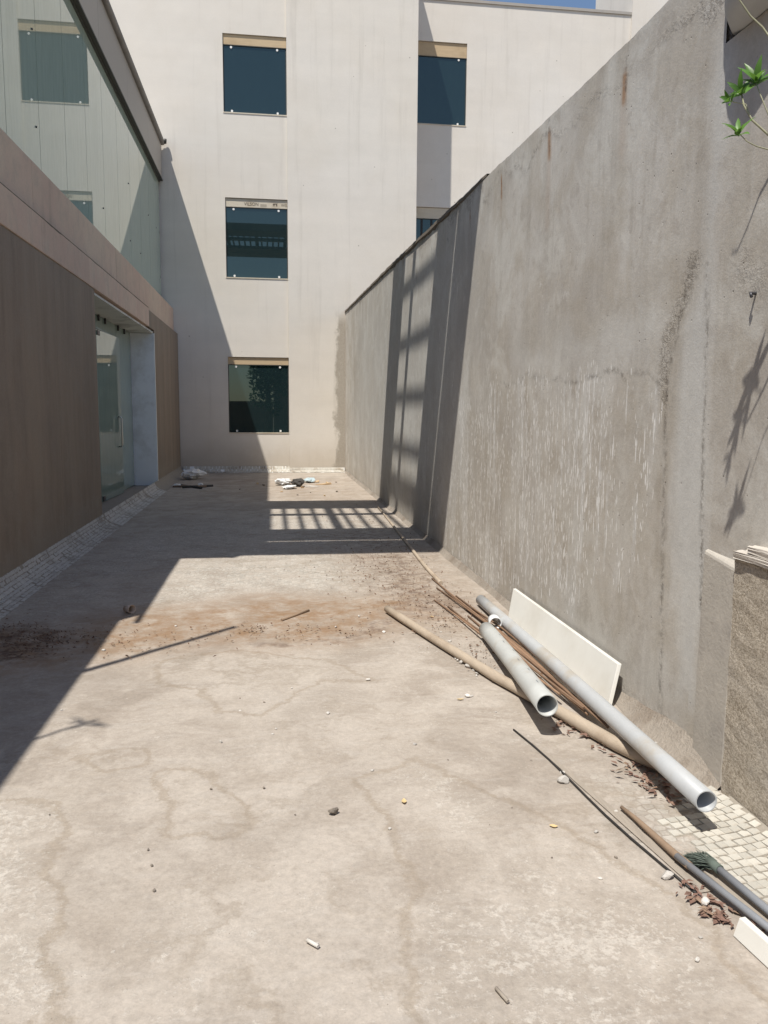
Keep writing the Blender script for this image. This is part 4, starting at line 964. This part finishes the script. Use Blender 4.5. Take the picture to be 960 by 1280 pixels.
# broom with green bristles
br = thing('broom', 'old broom with fanned green bristles and blue-grey handle on the tiles', 'broom', fl(880, 1078))
a, b = fl(892, 1081, .05), fl(1040, 1205, .035)
MB().tube([a, b], 0.0125, 16).build('handle', 'pipe_grey', br)
MB().tube([a+(a-b).normalized()*0.02, a+(b-a).normalized()*0.03], 0.016, 14).build('ferrule', 'bristle', br)
fan = [fl(880, 1066, .03), fl(867, 1067, .022), fl(857, 1069, .014), fl(850, 1073, .008), fl(852, 1078, .006), fl(858, 1082, .006), fl(866, 1086, .006), fl(880, 1087, .02)]
m = MB()
for q0, q1 in zip(fan[:-1], fan[1:]):
    for t in range(4):
        u0 = q0.lerp(q1, t/4); u1 = q0.lerp(q1, (t+1)/4); md_ = u0.lerp(u1, .5)+Vector((0, 0, .005))
        m.poly([a+Vector((0, 0, -.004)), md_, u0]); m.poly([a+Vector((0, 0, -.004)), u1, md_])
m.build('brush_head', 'bristle', br)
tip = [p.copy() for p in fan]
m = MB(); rr = random.Random(3)
for k in range(150):
    t = k/149*(len(tip)-1.001); i = int(t); e = tip[i].lerp(tip[i+1], t-i)+Vector((rr.uniform(-.012, .012), rr.uniform(-.012, .012), rr.uniform(-.004, .010)))
    e.z = max(0.004, e.z)
    s0 = a+Vector((rr.uniform(-.012, .012), rr.uniform(-.012, .012), rr.uniform(-.012, .012)))
    md = s0.lerp(e, 0.55)+Vector((0, 0, 0.006)); w = Vector((-(e-s0).y, (e-s0).x, 0)).normalized()*0.0022
    m.quad(s0-w, s0+w, md+w, md-w); m.quad(md-w, md+w, e+w*.5, e-w*.5)
bo = m.build('bristles', 'bristle', br); tag(bo, kind='stuff')
# weathered plank between the two tubes
a, b = fl(868, 1085, 0), fl(1010, 1208, 0)
dv = (b-a).normalized(); nv = Vector((dv.y, -dv.x, 0)); nv = nv if nv.x > 0 else -nv
m = MB().hexa([(p.x+nv.x*s, p.y+nv.y*s, z) for z in (0.002, 0.018) for p, s in ((a, 0.0), (b, 0.0), (b, 0.045), (a, 0.035))])
tag(m.build('old_plank', 'plank', None, 0.003), 'narrow weathered plank lying between broom handle and grey conduit', 'plank')
# white marble offcut
a, b = fl(916, 1170, 0), fl(1010, 1258, 0)
dv = (b-a).normalized(); nv = Vector((-dv.y, dv.x, 0)); nv = nv if nv.x > 0 else -nv
m = MB().hexa([(a.x, a.y, .001), (b.x, b.y, .001), (b.x+nv.x*.02, b.y+nv.y*.02, .001), (a.x+nv.x*.02, a.y+nv.y*.02, .001),
               (a.x+nv.x*.018, a.y+nv.y*.018, .055), (b.x+nv.x*.018, b.y+nv.y*.018, .055), (b.x+nv.x*.038, b.y+nv.y*.038, .055), (a.x+nv.x*.038, a.y+nv.y*.038, .055)])
tag(m.build('marble_offcut', 'marble', None, 0.002), 'narrow white marble offcut propped on edge against the grey conduit', 'marble slab')

# ---- cup, stones, chips, leaves
def rock(name, p, s, mat, seed, flat=0.6, label=None, cat='stone', group=None):
    r = random.Random(seed); b = bmesh.new(); bmesh.ops.create_icosphere(b, subdivisions=2, radius=1)
    nrm = [Vector((r.uniform(-1, 1), r.uniform(-1, 1), r.uniform(-1, 1))).normalized() for _ in range(7)]
    off = [r.uniform(0.45, 0.85) for _ in nrm]
    for v in b.verts:
        for n_, o_ in zip(nrm, off):
            dd = v.co.dot(n_)-o_
            if dd > 0: v.co -= n_*dd
        v.co = Vector((v.co.x*s, v.co.y*s*r.uniform(0.72, 0.78), v.co.z*s*flat))
    zmin = min(v.co.z for v in b.verts)
    for v in b.verts: v.co.z -= zmin
    me = bpy.data.meshes.new(name); b.to_mesh(me); b.free(); me.materials.append(MAT[mat])
    o = bpy.data.objects.new(name, me); COL.objects.link(o); o.location = (p.x, p.y, -0.003); o.rotation_euler = (0, 0, r.uniform(0, 6.28))
    return tag(o, label, cat, group)
rock('loose_stone', fl(417, 1017), 0.023, 'stone', 1, 0.75, 'grey stone alone on the open cement floor')
rock('mortar_lump', fl(704, 978), 0.028, 'pebble', 2, 0.7, 'white mortar lump against the thin black strip', 'mortar lump')
rock('mortar_lump', fl(834, 1098), 0.026, 'pebble', 3, 0.6, 'white mortar lump near the batten end', 'mortar lump')
rock('mortar_lump', fl(881, 1131), 0.020, 'pebble', 4, 0.7, 'pale mortar lump in the red leaves by the marble offcut', 'mortar lump')
white = [(518, 931), (465, 963), (487, 1036), (871, 1200), (876, 1172), (449, 771), (410, 892), (341, 918), (276, 928), (345, 911), (703, 966), (750, 1098), (395, 1180), (460, 850), (590, 870), (585, 826), (573, 826), (583, 833), (592, 838), (820, 930), (825, 948), (562, 802), (596, 845), (551, 790), (505, 780), (480, 790), (620, 890), (300, 888), (745, 1040), (770, 1015), (220, 783), (130, 813), (77, 888), (420, 784), (365, 860)]
for i, q in enumerate(white):
    rock('mortar_chip', fl(*q), rng.uniform(0.008, 0.016)*(1.25 if q[1] < 860 else 0.9), 'pebble', 20+i, rng.uniform(0.35, 0.7), 'small white mortar chip scattered on the cement floor', 'mortar chip', 'white mortar chips on the floor')
dark = [(369, 1018), (190, 1082), (193, 1113), (62, 1018), (264, 986), (664, 951), (612, 1031), (560, 950), (770, 1072), (690, 1072), (640, 1010), (330, 985), (185, 1062), (300, 873), (330, 878)]
for i, q in enumerate(dark):
    rock('dark_pebble', fl(*q), rng.uniform(0.004, 0.008), 'stone', 90+i, 0.7, 'tiny dark pebble on the cement floor', 'pebble', 'dark pebbles on the floor')
def leaf_obj(name, p, L, w, mat, ang_, seed, label, cat, group, curl=0.25):
    r = random.Random(seed); m = MB(); n = 4
    c = math.cos(ang_); s_ = math.sin(ang_)
    for i in range(n+1):
        t = i/n; ww = w*math.sin(math.pi*min(0.97, max(0.06, t)))*0.5; z = 0.002+curl*L*(4*(t-.5)**2)*0.5+r.uniform(0, .002)
        for sg in (-1, 0, 1):
            X = (t-.5)*L; Y = sg*ww; m.v.append((p.x+X*c-Y*s_, p.y+X*s_+Y*c, z+abs(sg)*ww*curl))
        if i:
            b = len(m.v)-6
            for j in (0, 1): m.f.append([b+j, b+j+1, b+3+j+1, b+3+j])
    return tag(m.build(name, mat), label, cat, group)
for i, (q, sz) in enumerate((((578, 829), .026), ((586, 834), .030), ((592, 832), .022), ((571, 824), .018), ((585, 871), .020), ((596, 843), .015))):
    rock('mortar_lump', fl(*q), sz, 'pebble', 210+i, 0.6, 'white mortar lump beside the middle of the wooden pole', 'mortar lump', 'mortar lumps by the pole')
for i, q in enumerate([(505, 1003), (692, 1034), (540, 772), (575, 875)]):
    leaf_obj('yellow_leaf', fl(*q), rng.uniform(.025, .042), rng.uniform(.018, .028), 'yellow', rng.uniform(0, 6), i, 'curled dry yellow leaf on the cement floor', 'leaf', 'yellow leaves on the floor')
tag(MB().tube([fl(398, 1183, .006), fl(384, 1175, .006)], 0.006, 6).build('wood_splinter', 'pebble'), 'short pale wood splinter on the near cement floor', 'splinter')
tag(MB().tube([fl(635, 1252, .005), fl(620, 1235, .005)], 0.005, 6).build('wood_splinter', 'plank'), 'short grey wood splinter on the flecked cement floor', 'splinter')
tag(MB().tube([fl(386, 763, .006), fl(352, 775, .006)], 0.010, 6).build('twig', 'stick'), 'short dark twig lying in the rusty dust', 'twig')
# tipped paper cup
cc = fl(161, 766); d = Vector((0.55, -0.5, 0)).normalized()
m = MB().tube([Vector((cc.x, cc.y, .027))-d*.035, Vector((cc.x, cc.y, .033))+d*.04], [0.024, 0.033], 18, wall=0.003)
cu = m.build('paper_cup', 'cup'); tag(cu, 'tipped tan paper cup lying at the shadow edge', 'cup')

# ---- leaf litter (uncountable)
def litter(name, mat, spots, label, seed, L=(0.02, 0.05)):
    r = random.Random(seed); m = MB()
    for (x, y, sx, sy, n) in spots:
        for _ in range(n):
            px_, py_ = r.gauss(x, sx), r.gauss(y, sy)
            p = fl(px_, py_)
            if p.x > 1.75: continue
            l = r.uniform(*L); w = l*r.uniform(0.25, 0.5); a_ = r.uniform(0, 6.28); c = math.cos(a_)*l*.5; s_ = math.sin(a_)*l*.5
            wx, wy = -math.sin(a_)*w*.5, math.cos(a_)*w*.5; z = r.uniform(0.002, 0.014); t = r.uniform(-.008, .012)
            m.quad((p.x-c, p.y-s_, z), (p.x-wx, p.y-wy, z+abs(t)), (p.x+c, p.y+s_, z+max(0, t)), (p.x+wx, p.y+wy, z+.002))
    o = m.build(name, mat); return tag(o, label, 'leaf litter', None, 'stuff')
litter('leaf_litter', 'redleaf', [(722, 916, 12, 5, 40), (700, 903, 10, 5, 16), (765, 938, 12, 5, 24), (800, 962, 14, 8, 60), (825, 982, 12, 7, 45), (845, 998, 10, 6, 22), (865, 1110, 8, 8, 16), (880, 1125, 10, 6, 26), (895, 1143, 8, 5, 22), (876, 1085, 6, 4, 22), (905, 1150, 7, 5, 18), (940, 1165, 10, 6, 10)], 'dry red leaf litter gathered under pipes and sticks', 1, (0.018, 0.05))
litter('leaf_litter', 'brownleaf', [(470, 715, 40, 14, 320), (520, 745, 28, 14, 260), (560, 770, 22, 14, 200), (35, 800, 30, 12, 420), (100, 796, 40, 8, 120), (380, 790, 60, 8, 120), (480, 690, 30, 12, 200), (600, 815, 18, 14, 110), (318, 788, 8, 3, 40), (200, 805, 60, 10, 80), (440, 650, 40, 12, 160), (660, 830, 30, 20, 80)], 'fine brown leaf litter spread over the rusty dust patch', 2, (0.008, 0.03))

# ---- rubbish by the back wall
def crumple(name, p, s, mat, seed, flat, label, cat='rubbish', group=None):
    r = random.Random(seed); b = bmesh.new(); bmesh.ops.create_icosphere(b, subdivisions=3, radius=1)
    k = [(Vector((r.uniform(-1, 1), r.uniform(-1, 1), r.uniform(-1, 1)))*r.uniform(3, 11), r.uniform(0, 6)) for _ in range(10)]
    for v in b.verts:
        q = v.co.copy(); dsp = sum(math.sin(q.dot(a_)+ph) for a_, ph in k)/8
        v.co = q*(1+0.55*dsp); v.co = Vector((v.co.x*s, v.co.y*s*0.7, v.co.z*s*flat))
    zmin = min(v.co.z for v in b.verts)
    for v in b.verts: v.co.z -= zmin
    me = bpy.data.meshes.new(name); b.to_mesh(me); b.free(); me.materials.append(MAT[mat])
    o = bpy.data.objects.new(name, me); COL.objects.link(o); o.location = (p.x, p.y, -0.004); o.rotation_euler = (0, 0, r.uniform(0, 3)); return tag(o, label, cat, group)
crumple('plastic_bag', fl(355, 606), 0.19, 'plastic', 1, 0.35, 'crumpled white plastic bag in the sunlit rubbish by the back wall', 'bag')
crumple('plastic_bag', fl(361, 611), 0.17, 'plastic', 5, 0.2, 'flattened white plastic bag in front of the dark rag', 'bag')
crumple('plastic_bag', fl(387, 603), 0.15, 'blueplastic', 2, 0.3, 'crumpled pale blue plastic bag by the back wall', 'bag')
crumple('dark_rag', fl(372, 608), 0.15, 'darkcloth', 3, 0.5, 'dark rag heaped among the white and blue bags', 'rag')
crumple('plastic_bag', fl(241, 599), 0.26, 'plastic', 4, 0.4, 'white plastic bag lying in shade by the cladding corner', 'bag')
for i, (q, w) in enumerate((((404, 606), .16), ((396, 603), .12), ((411, 605), .10), ((390, 609), .14), ((378, 610), .09))):
    p = fl(*q); m = MB(); a_ = i*1.1
    c, s_ = math.cos(a_)*w, math.sin(a_)*w
    m.hexa([(p.x-c, p.y-s_*.6, 0.001), (p.x+s_*.4, p.y-c*.3, 0.001), (p.x+c, p.y+s_*.6, 0.004), (p.x-s_*.4, p.y+c*.3, .001), (p.x-c, p.y-s_*.6, .012), (p.x+s_*.4, p.y-c*.3, .02), (p.x+c, p.y+s_*.6, .05), (p.x-s_*.4, p.y+c*.3, .02)])
    tag(m.build('cardboard_scrap', 'card' if i != 3 else 'pebble'), 'torn flat cardboard scrap beside the bags at the back wall', 'cardboard', 'cardboard scraps at the back wall')
for i, (a, b) in enumerate((((216, 608), (258, 608)), ((222, 606), (252, 610)), ((228, 609), (266, 607)))):
    tag(MB().tube([fl(*a, .02), fl(*b, .02)], 0.022, 7).build('waste_stick', 'darkcloth' if i else 'stick'), 'dark waste stick in the shaded heap by the cladding', 'stick', 'waste sticks by the cladding')
crumple('paper_scrap', fl(221, 609), 0.08, 'plastic', 9, 0.4, 'white paper scrap at the end of the waste sticks', 'paper')
crumple('paper_scrap', fl(251, 607), 0.07, 'plastic', 10, 0.4, 'small white scrap on the waste sticks beside the bag', 'paper')
for i, q in enumerate([(322, 605), (330, 607), (372, 619), (406, 620), (421, 615), (420, 603), (352, 615), (388, 616), (300, 612)]):
    rock('rubble_bit', fl(*q), rng.uniform(.02, .04), 'stone' if i % 3 else 'card', 150+i, .5, 'small bit of rubble on the floor near the back wall', 'rubble', 'rubble bits by the back wall')

# ================================================================== shrub reaching in beside the tank
sh = thing('shrub', 'leafy green shrub with rosettes hanging in front of the grey wall', 'plant', (2.1, 2.2, 0.86))
def leaf(m, base, dirv, L, w, up):
    dirv = dirv.normalized(); side = dirv.cross(up).normalized(); nn = side.cross(dirv)
    b = len(m.v); n = 5
    for i in range(n+1):
        t = i/n; ww = w*0.5*(math.sin(math.pi*t**0.85)+0.04)
        c = base+dirv*(L*t)-nn*(L*0.25*t*t)
        for sg in (-1, 0, 1): m.v.append(tuple(c+side*(sg*ww)+nn*(abs(sg)*ww*0.35)))
    for i in range(n):
        for j in (0, 1): m.f.append([b+3*i+j, b+3*i+j+1, b+3*i+j+4, b+3*i+j+3]); m.sm.append(len(m.f)-1)
def rosette(p, axis, n, L, seed):
    r = random.Random(seed); axis = axis.normalized()
    t1 = axis.cross(Vector((0.3, 0.2, 1))).normalized(); t2 = axis.cross(t1)
    for k in range(n):
        a_ = k*2.4+r.uniform(-.3, .3); tilt = r.uniform(0.15, 0.55)+0.55*(k/n)
        dv = axis*math.cos(tilt*1.35)+(t1*math.cos(a_)+t2*math.sin(a_))*math.sin(tilt*1.35)
        m = MB(); leaf(m, p-axis*0.012*(k/n), dv, L*r.uniform(0.5, 1.2), L*0.30*r.uniform(.8, 1.15), axis if abs(axis.dot(dv)) < .97 else t1)
        m.build('leaf', 'leaf', sh)
def Q(x, y, Y): return ony(x, y, Y)
root = Vector((2.1, 2.2, 0.86))
def stem(pts, r0, r1):
    pts = [Vector(p) for p in pts]; k = len(pts)
    MB().tube(pts, [0.6*(r0+(r1-r0)*i/(k-1)) for i in range(k)], 7).build('stem', 'stem', sh)
e1 = Q(962, 170, 2.50)
stem([root, (2.08, 2.2, 1.6), (2.0, 2.2, 2.25), (1.86, 2.28, 2.42), (1.70, 2.42, 2.36), e1, Q(940, 150, 2.52), Q(930, 132, 2.54), Q(927, 118, 2.55)], 0.012, 0.0035)
stem([Q(940, 150, 2.52), Q(932, 130, 2.54), Q(918, 128, 2.55), Q(912, 125, 2.55)], 0.003, 0.0018)
stem([Q(927, 118, 2.55), Q(935, 112, 2.55), Q(946, 104, 2.55)], 0.003, 0.002)
stem([(1.70, 2.42, 2.36), Q(961, 145, 2.48), Q(952, 122, 2.5), Q(945, 104, 2.52)], 0.004, 0.0025)
stem([(1.86, 2.28, 2.42), (1.66, 2.36, 2.28), Q(961, 187, 2.44), Q(946, 183, 2.44), Q(934, 177, 2.44), Q(924, 167, 2.45)], 0.005, 0.002)
stem([(2.0, 2.2, 2.25), (1.85, 2.3, 2.62), Q(968, 55, 2.70), Q(953, 34, 2.72), Q(938, 20, 2.73), Q(923, -2, 2.74), Q(915, -30, 2.75)], 0.009, 0.003)
rosette(Q(945, 103, 2.53), Vector((-.35, -.5, .7)), 14, 0.072, 1)
rosette(Q(926, 116, 2.55), Vector((-.6, -.5, .5)), 11, 0.058, 3)
rosette(Q(912, 126, 2.55), Vector((-.8, -.3, .3)), 8, 0.045, 4)
rosette(Q(923, 166, 2.45), Vector((-.35, -.2, .9)), 11, 0.058, 5)

# small plant on the low roof that throws the star-shaped shadow
rp = thing('roof_weed', 'small spiky weed growing on the low roof edge', 'plant', (-2.24, 2.2, 3.8))
MB().tube([(-2.26, 2.2, 3.79), (-2.21, 2.22, 4.1), (-2.18, 2.2, 4.38)], [0.012, 0.01, 0.006], 6).build('stem', 'stem', rp)
r = random.Random(4)
for k in range(6):
    m = MB(); a_ = k*1.05+r.uniform(-.3, .3); leaf(m, Vector((-2.19, 2.2, 4.25+0.02*k)), Vector((math.cos(a_), math.sin(a_), r.uniform(-.1, .5))), r.uniform(.08, .16), 0.022, Vector((0, 0, 1))); m.build('leaf', 'leaf', rp)

# ================================================================== trees behind the viewer (mirrored in the lower windows)
def tree(x, y, h, rr, seed, label):
    t = thing('garden_tree', label, 'tree', (x, y, -0.05), 'trees beyond the near end of the terrace')
    r = random.Random(seed); m = MB()
    m.tube([(x, y, -0.06), (x+.1, y, h*.3), (x-.1, y+.1, h*.6), (x, y, h*.85)], [0.22, .17, .12, .05], 10)
    for k in range(6):
        a_ = k*1.05; z = h*(.35+.08*k); m.tube([(x, y, z), (x+math.cos(a_)*rr*.4, y+math.sin(a_)*rr*.4, z+rr*.3), (x+math.cos(a_)*rr*.75, y+math.sin(a_)*rr*.75, z+rr*.45)], [.08, .05, .02], 7)
    m.build('trunk', 'bark', t)
    m = MB(); cl = [(Vector((r.gauss(0, .5), r.gauss(0, .5), r.gauss(0, .45))), r.uniform(.25, .45)) for _ in range(26)]
    for c, s_ in cl:
        for _ in range(110):
            dv = Vector((r.gauss(0, 1), r.gauss(0, 1), r.gauss(0, 1))).normalized()*r.uniform(.5, 1)*s_
            p = Vector((x+(c.x+dv.x)*rr, y+(c.y+dv.y)*rr, h*.66+(c.z+dv.z)*h*.36))
            a_ = Vector((r.gauss(0, 1), r.gauss(0, 1), r.gauss(0, .6))).normalized()*.16; b_ = a_.cross(Vector((r.gauss(0, 1), r.gauss(0, 1), 1))).normalized()*.07
            m.quad(p-a_, p-b_, p+a_, p+b_)
    o = m.build('crown', 'treeleaf', t); tag(o, kind='stuff')
tree(-0.2, -11.5, 6.2, 1.5, 1, 'slim green tree standing beside the rear building corner')
rb = thing('rear_building', 'plain brown stone building closing the near end of the terrace', 'building', (5, -13, 0))
box('stone_wall', 'clad', rb, 0.2, 14, -17, -12, -0.05, 7.0)
box('parapet', 'pink', rb, 0.1, 14, -17.1, -11.95, 7.0, 7.3)
for xx in (2.0, 5.5, 9.0): box('window', 'win_glass', rb, xx, xx+1.5, -12.01, -11.99, 1.2, 3.2)
gw = box('garden_wall', 'clad', None, -14, 0.15, -14, -13.8, -0.05, 2.1); tag(gw, 'low brown stone garden wall running up to the rear building', 'wall')
